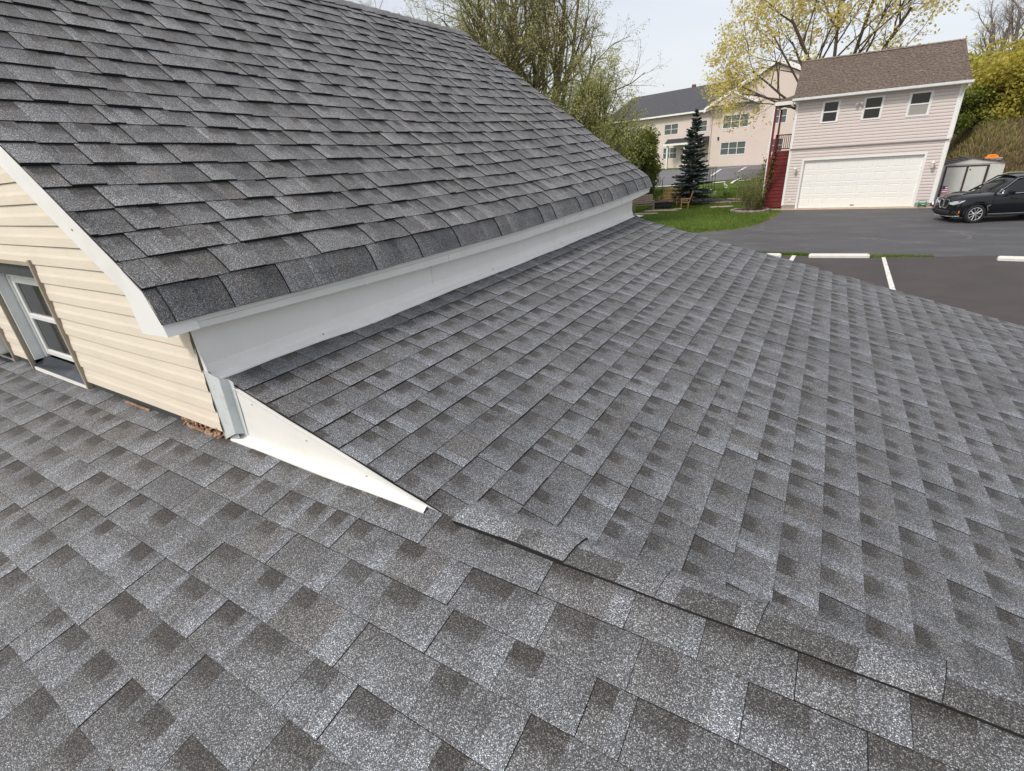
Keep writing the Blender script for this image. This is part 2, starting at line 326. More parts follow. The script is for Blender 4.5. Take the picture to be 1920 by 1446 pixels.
# ---------------------------------------------------------------- generic shingle layer
def shingles(mb, F, u0, u1, v0, v1, first, e, hb, ht, seed, wmin=.15, wmax=.25, bend_rows=0, side=1, pmin=.065, pmax=.115, tspread=.085, gap=.0020, bandp=.88, ustep=None):
    """F(u, v, w) -> point; v runs up the slope; butts at first + k*e. A tab carries its printed dark patch at one end."""
    r = random.Random(seed)
    bs = [v0]; v = first
    while v < v0+.02: v += e
    while v < v1-.02: bs.append(v); v += e
    bs.append(v1)
    for k in range(len(bs)-1):
        a, c = bs[k], bs[k+1]; L_ = max(c-a, 1e-3)
        nsub = 4 if k < bend_rows else 1
        full = max(e, L_)
        vs = [a+(c-a)*i/nsub for i in range(nsub+1)]
        def vf(v): return (v-a)/full if L_ > .75*e or k == 0 else 1-(c-v)/full
        def strip(ua, ub, w0, w1, tone, mi=0, da=0):
            n = max(1, int((ub-ua)/ustep)) if ustep else 1
            for j in range(n):
                x0 = ua+(ub-ua)*j/n; x1 = ua+(ub-ua)*(j+1)/n
                for i in range(nsub):
                    p, q = vs[i]+(da if i == 0 else 0), vs[i+1]; wp = w0+(w1-w0)*i/nsub; wq = w0+(w1-w0)*(i+1)/nsub
                    mb.face([F(x0, p, wp), F(x1, p, wp), F(x1, q, wq), F(x0, q, wq)], mi, tone, [(x0, vf(p)), (x1, vf(p)), (x1, vf(q)), (x0, vf(q))])
        u = u0-r.uniform(0, .5); raised = False; prev = None
        while u < u1:
            W_ = r.uniform(wmin, wmax)*(.6 if r.random() < .12 else 1); pw = min(r.uniform(pmin, pmax), W_*.55)
            raised = not raised if r.random() < .72 else raised
            h = hb+(ht if raised else 0)+r.uniform(-.0005, .0005); w1 = (ht if raised else .0)*.85+.0007
            base = .5+r.uniform(-tspread, tspread)+(.05 if raised else -.02); brown = r.uniform(.1, .6)*(r.random() < .2); st = r.uniform(.65, 1) if r.random() < bandp else r.uniform(0, .3)
            if bend_rows and k == 0: st *= .3
            lt = r.uniform(.0, .24)*(r.random() < .75); da = r.uniform(-.0010, .0010)
            A, B = u+gap/2, u+W_-gap/2
            if side > 0: parts = [(A, A+(B-A-pw)*.45, base+lt, 0, 0), (A+(B-A-pw)*.45, B-pw, base, 0, brown), (B-pw, B, base-.05, st, max(brown, .25*(r.random() < .6)))]
            else: parts = [(A, A+pw, base-.05, st, max(brown, .25*(r.random() < .6))), (A+pw, A+pw+(B-A-pw)*.55, base, 0, brown), (A+pw+(B-A-pw)*.55, B, base+lt, 0, 0)]
            for (ua, ub, tn, bd, br) in parts:
                ua, ub = max(ua, u0), min(ub, u1)
                if ub <= ua+.001: continue
                strip(ua, ub, h, w1, (min(1, max(0, tn)), bd, br, 1), 0, da)
                mb.face([F(ua, a+da, 0), F(ub, a+da, 0), F(ub, a+da, h), F(ua, a+da, h)], 1)
            ua, ub = max(A, u0), min(B, u1)
            if ub > ua+.001:
                for x_ in (ua, ub): mb.face([F(x_, a+da, 0), F(x_, a+da, h), F(x_, c, w1), F(x_, c, 0)], 1)
            ga, gb = max(u-gap/2-.0006, u0), min(u+gap/2+.0006, u1)
            if gb > ga: 
                for i in range(nsub): mb.face([F(ga, vs[i], .0012), F(gb, vs[i], .0012), F(gb, vs[i+1], .0004), F(ga, vs[i+1], .0004)], 1)
            u += W_

# ================================================================ THE HOUSE (near roofs, gable wall)
Z0 = H
house = thing('house', 'cream sided house whose charcoal shingled roofs fill the foreground', 'house', (-3.6, 3.6, 0), world=True)
# near roof plane (P2)
S2 = math.tan(R_(10)); C2 = math.cos(R_(10)); N2 = Vector((0, -math.sin(R_(10)), math.cos(R_(10))))
def z2(y): return Z0-1.13+S2*(y-1)
def wob(x, y): return .004*math.sin(1.7*x+.6)*math.sin(2.1*y+.3)+.002*math.sin(5.1*x+2*y)
def F2(u, v, w): return Vector((u, v, z2(v)+wob(u, v)))+N2*w
mb = MB(); shingles(mb, F2, -9.2, 3.4, -3.2, 1.03, .889-.14*40, .14, .0040, .0022, 3, side=-1, wmin=.17, wmax=.30, pmin=.075, pmax=.155, ustep=.6)
mb.prism([(-9.2, z2(-3.2)-.12), (-9.2, z2(-3.2)-.003), (3.4, z2(-3.2)-.003), (3.4, z2(-3.2)-.12)], -3.2, -3.18, 'y', 1)
mb.mesh([(-9.2, -3.2, z2(-3.2)-.03), (3.4, -3.2, z2(-3.2)-.03), (3.4, 1.03, z2(1.03)-.03), (-9.2, 1.03, z2(1.03)-.03)], [(0, 1, 2, 3)], 1)
mb.build('near_roof', [M['shingle'], M['asphalt_edge']], house, recalc=False)
# side roof plane (P1)
T1 = R_(14.9); c1, s1 = math.cos(T1), math.sin(T1); A1 = Vector((-2.233, 0, Z0-.816)); N1 = Vector((s1, 0, c1))
def F1(u, v, w):        # u = y, v = -distance down the slope
    d = -v; return Vector((A1.x+d*c1, u, A1.z-d*s1+wob(u*.8, d)))+N1*w
mb = MB(); shingles(mb, F1, 1.045, 6.94, -5.3, .06, -1.7815-.1482*30, .1482, .0052, .0024, 5, wmin=.125, wmax=.215, pmin=.055, pmax=.10, ustep=.8)
e0, e1 = F1(1.045, -5.3, -.03), F1(6.94, -5.3, -.03); t0, t1 = F1(1.045, .06, -.03), F1(6.94, .06, -.03)
mb.mesh([e0, e1, t1, t0], [(0, 1, 2, 3)], 1); mb.face([e0, e1, F1(6.94, -5.3, 0), F1(1.045, -5.3, 0)], 1)
mb.build('side_roof', [M['shingle'], M['asphalt_edge']], house, recalc=False)
# drip edge on far rake of the side roof and at its eave
mb = MB()
for a, b in ((0.06, -5.3),):
    p, q = F1(6.915, a, -.012), F1(6.915, b, -.012)
    mb.mesh([p, q, q+Vector((0, .012, 0)), p+Vector((0, .012, 0)), p-Vector((0, 0, .12)), q-Vector((0, 0, .12)), q+Vector((0, .012, -.12)), p+Vector((0, .012, -.12))],
            [(0, 1, 2, 3), (4, 5, 6, 7), (0, 1, 5, 4), (2, 3, 7, 6), (1, 2, 6, 5), (0, 3, 7, 4)])
p, q = F1(1.045, -5.3, 0), F1(6.94, -5.3, 0)
mb.box(p.x+.001, p.x+.13, 1.05, 6.94, p.z-.14, p.z-.01)
mb.build('eave_gutter', M['white_metal'], house)
# step wall under the ridge between the two planes, and the walls below
mb = MB()
xs = [-.93, 3.4]
mb.mesh([(-.93, 1.09, z2(1.0)-.01), (3.4, 1.09, z2(1.0)-.01), (3.4, 1.09, F1(1, -(3.4+2.233)/c1, 0).z-.1), (-.93, 1.09, F1(1, -(-.93+2.233)/c1, 0).z-.1)], [(0, 1, 2, 3)])
mb.build('step_flashing', M['grey_metal'], house, recalc=False)

# ridge cap between the two lower planes
def capprof(x, w, ext=0):
    zc = z2(1.0)
    wv = .002*math.sin(6*x)+.0012*math.sin(17*x+1)
    return [(1.0+.006+wv-ext, zc+.001), (1.0-.001+wv-ext, zc+.019+w), (1.03-ext*.5, zc+.029+w), (1.062, zc+.034+w), (1.095, zc+.031+w), (1.122+wv*.6, zc+.023+w), (1.124+wv*.6, zc-.03)]
mb = MB(); r = random.Random(4)
def cap_run(x0, x1, w, ext, tones, skew=0, ends=True):
    n = max(2, int((x1-x0)/.05)); base = None
    pf = [capprof(x0+(x1-x0)*i/n, w*(1 if i < n or not skew else 1), ext) for i in range(n+1)]
    for i in range(n):
        xa = x0+(x1-x0)*i/n; xb = x0+(x1-x0)*(i+1)/n
        for j in range(6):
            sa = skew*(j-3)/3
            P = [(xa+sa*(pf[i][j][0]-1.06)*8 if 0 else xa+skew*(pf[i][j][0]-1.0), *pf[i][j]), (xb+skew*(pf[i+1][j][0]-1.0), *pf[i+1][j]),
                 (xb+skew*(pf[i+1][j+1][0]-1.0), *pf[i+1][j+1]), (xa+skew*(pf[i][j+1][0]-1.0), *pf[i][j+1])]
            tn = tones(.5*(xa+xb), j)
            mb.face(P, 1 if j == 0 else 0, tn, [(xa, j*.16), (xb, j*.16), (xb, (j+1)*.16), (xa, (j+1)*.16)])  # front face in black edge material, also painting the shadow gap under the cap
    for xe, p_ in (((x0, pf[0]), (x1, pf[-1])) if ends else ()):
        mb.face([(xe+skew*(y-1.0), y, z) for y, z in p_]+[(xe, 1.06, z2(1.0)-.02)], 1)
def tones_small(x, j): return (.55, 0, .2, 1)
cap_run(-.925, -.735, .004, .0, lambda x, j: (.66, 0, .0, 1), .25)
cap_run(-.735, -.50, .008, .001, lambda x, j: (.30 if (x > -.69 and x < -.6 and j < 3) else .62, 0, .2 if j < 3 else .1, 1), .22)
x = -.505; k = 0
while x < 3.3:
    wdt = r.uniform(.24, .40); tb = r.uniform(.52, .68); dk0, dk1 = x+r.uniform(-.01, .05), x+wdt*r.uniform(.50, .80)
    cap_run(x, min(x+wdt, 3.38), 0, 0.0, (lambda tb, a, b: lambda xx, j: ((-.12, .0, .18, 1) if (a < xx < b and j in (1, 2)) else (tb, 0, .1, 1)))(tb, dk0, dk1), .18, ends=False)
    if x > -.45:
        zc = z2(1.0); P_ = [(x+.18*(y_-1.0), y_, z_+.0008) for y_, z_ in capprof(x, 0, 0)[1:6]]
        for a_, b_ in zip(P_, P_[1:]): mb.face([a_, (a_[0]+.0022, a_[1], a_[2]), (b_[0]+.0022, b_[1], b_[2]), b_], 1)
    x += wdt; k += 1
mb.build('ridge_cap', [M['shingle'], M['asphalt_edge']], house, recalc=False)

# upper roof
EY = [.86, 1.51, 2.4, 3.93, 5.4, 6.5, 7.26]
EX = [-2.173, -2.173, -2.172, -2.170, -2.150, -2.118, -2.100]
EZ = [-.497, -.518, -.533, -.538, -.515, -.480, -.453]
def interp(xs, ys, x): return float(np.interp(x, xs, ys))
def eave(y):
    # smooth through the points
    ws = 0; ex = 0; ez = 0
    for d in (-.5, -.25, 0, .25, .5):
        yy = min(7.26, max(.86, y+d)); ex += interp(EY, EX, yy); ez += interp(EY, EZ, yy)
    return ex/5, Z0+ez/5
def ridge(y): return -5.06, Z0+interp([.86, 5.2, 7.26], [1.70, 1.765, 1.785], y)
PR = [(0, 0), (-.029, .087), (-.059, .136), (-.112, .184), (-.182, .234), (-.302, .318), (-.469, .433), (-.888, .735), (-2.887, 2.197)]
PV = [0]
for i in range(1, len(PR)): PV.append(PV[-1]+math.hypot(PR[i][0]-PR[i-1][0], PR[i][1]-PR[i-1][1]))
VT = PV[-1]
def F3(u, v, w):
    ex, ez = eave(u); rx, rz_ = ridge(u); vv = min(max(v, 0), VT)
    px = interp(PV, [p[0] for p in PR], vv); pz = interp(PV, [p[1] for p in PR], vv)
    h = .012; qx = interp(PV, [p[0] for p in PR], min(vv+h, VT))-interp(PV, [p[0] for p in PR], max(vv-h, 0)); qz = interp(PV, [p[1] for p in PR], min(vv+h, VT))-interp(PV, [p[1] for p in PR], max(vv-h, 0))
    n = Vector((qz, 0, -qx)).normalized(); t = vv/VT
    dx, dz = rx-ex-PR[-1][0], rz_-ez-PR[-1][1]
    sag = -.030*math.sin(math.pi*min(1, max(0, (u-.86)/6.4)))*math.sin(math.pi*min(1, t*1.15))
    return Vector((ex+px+dx*t, u, ez+pz+dz*t+sag+.003*math.sin(3*u+7*vv)))+n*w
mb = MB(); shingles(mb, F3, .862, 7.25, 0, VT-.03, .152, .163, .0098, .0072, 9, wmin=.115, wmax=.215, bend_rows=2, pmin=.05, pmax=.10, tspread=.17, bandp=.65, ustep=.5)
# roof deck underside
n = 12
for i in range(n):
    ya, yb = .91+(7.24-.91)*i/n, .91+(7.24-.91)*(i+1)/n
    for va, vb in zip([.02, .10, .18, .3, .5, 1.2], [.10, .18, .3, .5, 1.2, VT]):
        mb.face([F3(ya, va, -.05), F3(yb, va, -.05), F3(yb, vb, -.05), F3(ya, vb, -.05)], 1)
mb.build('upper_roof', [M['shingle_far'], M['asphalt_edge']], house, recalc=False)
# back slope of the upper roof
mb = MB()
r0, r1 = ridge(.86), ridge(7.25)
def F4(u, v, w):
    rx, rz_ = ridge(u); d = VT-v; return Vector((rx-d*math.cos(R_(37)), u, rz_-d*math.sin(R_(37))))+Vector((-math.sin(R_(37)), 0, math.cos(R_(37))))*w
shingles(mb, F4, .87, 7.25, 0, VT, 0, .163, .006, .004, 21, ustep=3)
mb.build('back_roof', [M['shingle_far'], M['asphalt_edge']], house, recalc=False)
# upper ridge cap
mb = MB(); r = random.Random(8); y = .9; k = 0
while y < 7.22:
    y1 = min(y+.2, 7.27); tn = (r.uniform(.35, .7), 0, r.uniform(0, .4), 1)
    def cp(yy, h):
        rx, rz_ = ridge(yy); o = []
        for d, hh in ((.135, 0), (.07, .003), (0, -.004), (-.07, .003), (-.135, 0)):
            o.append(Vector((rx+d, yy, rz_-abs(d)*.74+.016+h+hh)))
        return o
    a_, b_ = cp(y, .004), cp(y1, .014)
    for j in range(4): mb.face([a_[j], a_[j+1], b_[j+1], b_[j]], 0, tn, [(0, .3)]*4)
    dz = Vector((0, 0, -.026))
    mb.face([a_[0], b_[0], b_[0]+dz, a_[0]+dz], 1); mb.face([a_[4], b_[4], b_[4]+dz, a_[4]+dz], 1)
    mb.face(b_+[p+dz for p in reversed(b_)], 1); mb.face(a_+[p+dz for p in reversed(a_)], 1)
    y += .2
mb.build('upper_ridge_cap', [M['shingle_far'], M['asphalt_edge']], house, recalc=False)

# gable wall siding (plane y = 1) in dutch laps with window openings
def lap_siding(mb, x0f, x1f, z0, z1, e, holes, y, depth=.011, mi=0, flip=1):
    z = z0
    prof = [(0.0, -.006), (0.0, depth), (.42, depth*.92), (.58, depth*.62), (.955, depth*.30), (.962, -.006), (1.0, -.006)]
    while z < z1-1e-4:
        zt = min(z+e, z1)
        xa, xb = x0f(z, zt), x1f(z, zt)
        cuts = [(xa, xb)]
        for hx0, hx1, hz0, hz1 in holes:
            if hz0 < zt-.3*e and hz1 > z+.3*e:
                nc = []
                for a, b in cuts:
                    if hx1 <= a or hx0 >= b: nc.append((a, b)); continue
                    if hx0 > a: nc.append((a, hx0))
                    if hx1 < b: nc.append((hx1, b))
                cuts = nc
        for a, b in cuts:
            n = max(1, int((b-a)/.35))
            for s in range(n):
                u0, u1 = a+(b-a)*s/n, a+(b-a)*(s+1)/n
                for i in range(len(prof)-1):
                    p, q = prof[i], prof[i+1]
                    def P(u, t, d):
                        wv = .0014*math.sin(4*u+z*11)
                        return (u, y-flip*(d+wv), z+(zt-z)*t+.0012*math.sin(3.3*u+z*5))
                    mb.face([P(u0, *p), P(u1, *p), P(u1, *q), P(u0, *q)], mi)
        z = zt
def roof_x(z):     # x of the upper roof surface above height z, at the gable
    zz = z-Z0
    pts = [(-.497, -2.173)]+[(-.497+b, -2.173+a) for a, b in PR[1:]]
    return float(np.interp(zz, [p[0] for p in pts], [p[1] for p in pts]))
W1 = (-4.70, -3.795, Z0-1.20, Z0-.348); W2 = (-6.02, -5.085, Z0-1.20, Z0-.348)
mb = MB()
def xr(z, zt):
    if zt-Z0 < -.46: return -2.283
    return min(-2.283, roof_x(zt)-.03)
def xl(z, zt): return -10.12-xr(z, zt)-.0
lap_siding(mb, xl, xr, Z0-1.078, Z0+1.62, .1042, [W1, W2], 1.0)
mb.build('siding', M['siding'], house, recalc=False)
mb = MB()   # sheathing and underlayment behind the siding and showing at its foot
for a, b, zt in ((-8.0, W2[0]+.01, .5), (W2[1]-.01, W1[0]+.01, .34), (W1[1]-.01, -2.7, .34), (-2.7, -2.29, .56)):
    mb.box(a, b, 1.004, 1.05, Z0-1.16, Z0-zt)
mb.box(-7.5, -2.70, 1.004, 1.05, Z0-.339, Z0-.2)
mb.mesh([(-8.0, 1.03, Z0-.2), (-2.45, 1.03, Z0-.2), (-5.06, 1.03, Z0+1.66)], [(0, 1, 2)])
mb.build('sheathing', M['tar'], house, recalc=False)
# rotten wood and splinters at the foot of the wall near the corner
mb = MB(); r = random.Random(5)
for i in range(60):
    x = r.uniform(-2.66, -2.32); z = z2(1)+r.uniform(.002, .05)*(1 if r.random() < .7 else .5); l = r.uniform(.012, .05)
    Mx = Matrix.Translation((x, 1.0-r.uniform(0, .012), z)) @ Matrix.Rotation(r.uniform(-1.2, 1.2), 4, 'Y') @ Matrix.Rotation(r.uniform(-.5, .5), 4, 'Z')
    mb.box(-l/2, l/2, -.003, .003, -.004, .004*r.uniform(.5, 2), M=Mx)
mb.build('rotten_sheathing', M['rot_wood'], house)
for x0, x1 in ((-3.30, -3.02), (-2.62, -2.40)):
    mb = MB(); mb.box(x0, x1, .984, .992, z2(.99)+.004, z2(.99)+.014); mb.build('broken_strip', M['rot_wood'], house)

# rake board and boxed return
yb0, yb1 = .872, .995
prof = [(PR[i][0]-2.173, Z0-.497+PR[i][1]) for i in range(len(PR))]
mb = MB()
def off(pts, d):
    o = []
    for i, p in enumerate(pts):
        a = pts[max(i-1, 0)]; b = pts[min(i+1, len(pts)-1)]; tx, tz = b[0]-a[0], b[1]-a[1]; l = math.hypot(tx, tz); o.append((p[0]-tz/l*d, p[1]+tx/l*d))
    return o
top = off([p for p in prof[4:]], .012)[0:]
main_t = [(p[0], p[1]-.016) for p in prof[4:]]; main_b = [(p[0]-.055, p[1]-.135) for p in prof[4:]]
mb.prism(main_t+main_b[::-1], yb0, yb1, 'y')
mb.build('rake_board', M['white_metal'], house)
mb = MB()
ret = [(-2.172, Z0-.553), (-2.184, Z0-.500), (-2.214, Z0-.422), (-2.246, Z0-.378), (-2.300, Z0-.336), (-2.358, Z0-.292), (-2.408, Z0-.392), (-2.392, Z0-.56)]
mb.prism(ret, yb0-.004, yb1, 'y')
mb.build('rake_return', M['white_metal'], house)
# eave fascia (hollow box along the eave)
mb = MB()
FB = [(.88, -.553), (1.01, -.559), (1.26, -.569), (2.4, -.603), (3.70, -.625), (5.62, -.601), (6.6, -.562), (7.24, -.522)]
n = 24
for i in range(n):
    ya, yb = .876+(7.235-.876)*i/n, .876+(7.235-.876)*(i+1)/n
    def sec(y):
        ex, ez = eave(y); zb = Z0+interp([p[0] for p in FB], [p[1] for p in FB], y)
        return [Vector((ex-.012, y, ez+.002)), Vector((ex-.014, y, ez-.022)), Vector((ex-.024, y, ez-.028)), Vector((ex-.026, y, zb)), Vector((ex-.16, y, zb)), Vector((ex-.16, y, ez+.05))]
    a_, b_ = sec(ya), sec(yb)
    for j in range(5): mb.face([a_[j], a_[j+1], b_[j+1], b_[j]])
    if i in (7, 14, 20): mb.box(a_[2].x-.004, a_[2].x+.0035, ya, ya+.003, a_[3].z, a_[2].z)
mb.face(sec(.876)); mb.face(sec(7.235))
mb.build('eave_fascia', M['white_metal'], house, recalc=False)
# white frieze wall under the eave, its crease, and the flange on the shingles
WX = -2.275
def wallbase_z(x): return A1.z-(x-A1.x)/c1*s1
mb = MB(); n = 20; Y0, Y1 = 1.0, 6.96
def flw(y): return interp([1.0, 1.4, 1.9, 2.8, 4.6, 6.96], [.044, .052, .086, .070, .080, .045], y)
secs = []
for i in range(n+1):
    y = Y0+(Y1-Y0)*i/n; wv = .006*math.sin(2.3*y)+.0035*math.sin(7*y+1)
    xf = WX+flw(y)+wv*.5; zf = wallbase_z(xf)+.011+.003*math.sin(5*y)
    xc = WX+.016; zc = wallbase_z(xc)+.016
    secs.append([(WX+wv*.3, y, Z0-.50), (WX+.002+wv*.3, y, zc+.050), (WX+.008+wv*.3, y, zc+.046), (xc, y, zc), (xf, y, zf), (xf+.001, y, zf-.008)])
for i in range(n):
    for j in range(5):
        mb.face([secs[i][j], secs[i][j+1], secs[i+1][j+1], secs[i+1][j]], 0 if j < 3 else 1)
mb.mesh([(WX, Y1, Z0-.50), (WX-.5, Y1, Z0-.50), (WX-.5, Y1, Z0-.9), (WX, Y1, Z0-.9)], [(0, 1, 2, 3)])
mb.mesh([(WX-.001, 1.0, Z0-.50), (WX-.001, 1.0, Z0-.80), (WX+.03, 1.0, Z0-.80)], [(0, 1, 2)])
o = mb.build('frieze_wall', [M['white_wall'], M['white_metal']], house, recalc=False)
mb = MB(); ye = 6.96; xf = WX+.10     # folded end of the flange round the far corner
mb.mesh([(xf, ye, wallbase_z(xf)+.012), (xf+.03, ye+.14, wallbase_z(xf)+.012), (WX-.06, ye+.16, wallbase_z(xf)+.03), (WX, ye, wallbase_z(WX)+.05)], [(0, 1, 2, 3)])
mb.build('flange_end', M['white_bright'], house, recalc=False)
# corner flashing (grey folded strip at the foot of the corner)
mb = MB()
mb.mesh([(-2.282, .998, Z0-.762), (-2.168, .998, Z0-.786), (-2.186, .996, Z0-1.070), (-2.298, .996, Z0-1.128)], [(0, 1, 2, 3)])
mb.mesh([(-2.282, .998, Z0-.762), (-2.298, .996, Z0-1.128), (-2.298, 1.02, Z0-1.128), (-2.282, 1.02, Z0-.762)], [(0, 1, 2, 3)])
mb.mesh([(-2.168, .998, Z0-.786), (-2.160, 1.030, Z0-.80), (-2.178, 1.030, Z0-1.085), (-2.186, .996, Z0-1.070)], [(0, 1, 2, 3)])
mb.mesh([(-2.160, 1.030, Z0-.80), (-2.130, 1.032, Z0-.81), (-2.150, 1.032, Z0-1.09), (-2.178, 1.030, Z0-1.085)], [(0, 1, 2, 3)])
mb.mesh([(-2.290, 1.01, Z0-.76), (-2.17, 1.01, Z0-.80), (-2.19, 1.01, Z0-1.1), (-2.30, 1.01, Z0-1.14)], [(0, 1, 2, 3)])
mb.build('corner_flashing', M['grey_metal'], house, recalc=False)
mb = MB(); mb.box(-2.300, -2.288, .996, 1.02, Z0-1.13, Z0-.52); mb.build('corner_channel', M['tan_channel'], house)
# triangular cheek flashing between the two roof planes
mb = MB(); n = 40; rows = []
for i in range(n+1):
    t = i/n; x = -2.262+t*(-.962+2.262)
    zt = wallbase_z(x)-.006+.0015*math.sin(14*t)
    zb = z2(1.04)+.026*(1-t*.7)
    zb = min(zb, zt-.004)
    yo = 1.0-.002+.002*math.sin(9*t); xo = x-.03*t
    rows.append([(x, 1.046, zt), (x, 1.030, zt+.001), (x, 1.034, zt-.010), (x, 1.036, (zt+zb)/2), (x, 1.034, zb), (xo, 1.022, z2(1.02)+.016), (xo, yo, z2(1.0)+.007), (xo, yo, z2(1.0)-.001)])
for i in range(n):
    for j in range(7): 
        if i >= n-2 and j >= 4: continue
        mb.face([rows[i][j], rows[i+1][j], rows[i+1][j+1], rows[i][j+1]])
mb.build('cheek_flashing', M['white_bright'], house, recalc=False)

mb = MB(); r = random.Random(14)
for i in (1, 4, 7):
    t = (i+.5)/9; x = -2.2+t*1.0; zt = wallbase_z(x)-.03-.05*(1-t)*r.random()
    mb.tube([(x, 1.037, zt), (x, 1.030, zt)], .0025, 6, cap=True)
for i in (2,):
    p = prof[4+i] if 4+i < len(prof) else prof[-1]; x = p[0]-.03; z = p[1]-.075; mb.tube([(x, yb0+.002, z), (x, yb0-.003, z)], .0045, 6)
for i in (1, 5, 8, 12):
    y = 1.2+i*.43; mb.tube([(WX+.03, y, wallbase_z(WX+.03)+.014), (WX+.032, y, wallbase_z(WX+.03)+.022)], .004, 6)
tag(mb.build('flashing_nails', M['tan_channel'], house), kind='stuff')
mb = MB()
for y in (2.62, 4.9): mb.box(WX-.01, WX+.0075, y, y+.004, Z0-.62, Z0-.775)
for y, w_ in ((1.95, .05), (4.2, .05)):
    ex, ez = eave(y); mb.box(ex-.03, ex-.0235, y, y+w_, Z0+interp([p[0] for p in FB], [p[1] for p in FB], y)-.002, ez-.03)
mb.build('lap_seam', M['white_metal'], house)
# window in the gable wall
def gable_window(x0, x1, ztop, zbot, sashx, ac=False):
    y = 1.0
    mb = MB()
    mb.box(x0, x1, 1.012, 1.16, ztop-.004, ztop+.02)        # head
    w_ = mb.build('window', M['tar'], house)
    mb = MB(); mb.box(x1-.002, x1+.020, .975, 1.02, zbot-.05, ztop+.022); mb.box(x0-.020, x0+.002, .975, 1.02, zbot-.05, ztop+.02); mb.box(x0-.02, x1+.0, .980, .996, ztop-.012, ztop+.010)
    mb.build('trim_channel', M['tan_channel'], w_)
    mb = MB(); mb.box(x0+.012, x0+.028, 1.0, 1.15, zbot+.05, ztop-.09); mb.box(x0+.05, sashx+.01, 1.105, 1.15, zbot+.05, ztop-.09)
    mb.box(x1-.03, x1-.004, 1.03, 1.15, zbot+.05, ztop-.09); mb.box(sashx, x1-.03, 1.09, 1.15, ztop-.13, ztop-.05); mb.build('jamb', M['jamb'], w_)
    mb = MB(); mb.box(x0, x1, 1.005, 1.2, ztop-.09, ztop-.0045); mb.box(x0, x0+.010, 1.0, 1.16, zbot, ztop-.09); mb.build('head_flashing', M['tar'], w_)
    zs0, zs1 = zbot+.075, ztop-.135; f = .040; zm = (zs0+zs1)/2+.01; xs0, xs1 = sashx, x1-.035
    mb = MB()
    mb.box(xs0, xs0+f, 1.07, 1.10, zs0, zs1, bev=.004); mb.box(xs1-f, xs1, 1.07, 1.10, zs0, zs1, bev=.004)
    mb.box(xs0+f, xs1-f, 1.072, 1.098, zs1-f, zs1, bev=.004); mb.box(xs0+f, xs1-f, 1.072, 1.098, zs0, zs0+f, bev=.004); mb.box(xs0+f, xs1-f, 1.068, 1.096, zm-.018, zm+.018, bev=.004)
    mb.box(xs0-.02, xs0-.004, 1.06, 1.10, zs0-.02, zs1+.02, bev=.003); mb.box(xs0-.02, xs1, 1.06, 1.10, zs1+.004, zs1+.022, bev=.003)
    sh = mb.build('sash', M['vinyl_white'], w_)
    mb = MB(); mb.box(xs0+f, xs1-f, 1.084, 1.088, zs0+f, zm-.018); mb.box(xs0+f, xs1-f, 1.0845, 1.0885, zm+.018, zs1-f); mb.build('pane', M['glass'], w_)
    mb = MB(); mb.mesh([(x0+.02, .985, zbot+.012), (x1-.003, .985, zbot+.012), (x1-.003, 1.07, zbot+.06), (x0+.02, 1.07, zbot+.06), (x0+.02, .985, zbot-.01), (x1-.003, .985, zbot-.01)], [(0, 1, 2, 3), (4, 5, 1, 0)])
    mb.build('sill', M['dark_sill'], w_, recalc=False)
    mb = MB(); mb.box(x0+.03, x1+.01, .978, .992, z2(.985)-.01, zbot+.006); mb.build('sill_flashing', M['white_metal'], w_)
gable_window(W1[0], W1[1], W1[3], Z0-1.118, -4.64)
gable_window(W2[0], W2[1], W2[3], Z0-1.125, -5.95)
# body of the house under the roofs
mb = MB()
mb.box(-8.0, -2.32, 1.2, 6.9, 0, Z0-1.0); mb.box(-8.6, 3.0, -2.7, .98, 0, z2(-2.7)-.05); mb.box(-2.3, 2.4, 1.2, 6.7, 0, F1(1, -4.8, 0).z-.06)
mb.build('lower_walls', M['siding'], house)
mb = MB(); yy = 6.9; pts = [(-2.33, Z0-.95), (-2.33, Z0-.35), (-5.06, Z0+1.68), (-7.8, Z0-.35), (-7.8, Z0-.95)]
mb.prism(pts, 6.88, 6.94, 'y'); mb.build('far_gable_wall', M['siding'], house)

ac = thing('air_conditioner', 'white slatted window air conditioner at the far left end of the cream gable wall', 'air conditioner', (-5.4, .95, Z0-1.10))
mb = MB(); mb.box(-.27, .27, -.07, .16, .03, .33, bev=.012)
mb.build('casing', M['vinyl_white'], ac)
mb = MB()
for i in range(9): mb.box(-.24, .24, -.078, -.069, .065+i*.026, .077+i*.026)
mb.build('grille', M['black_iron'], ac)

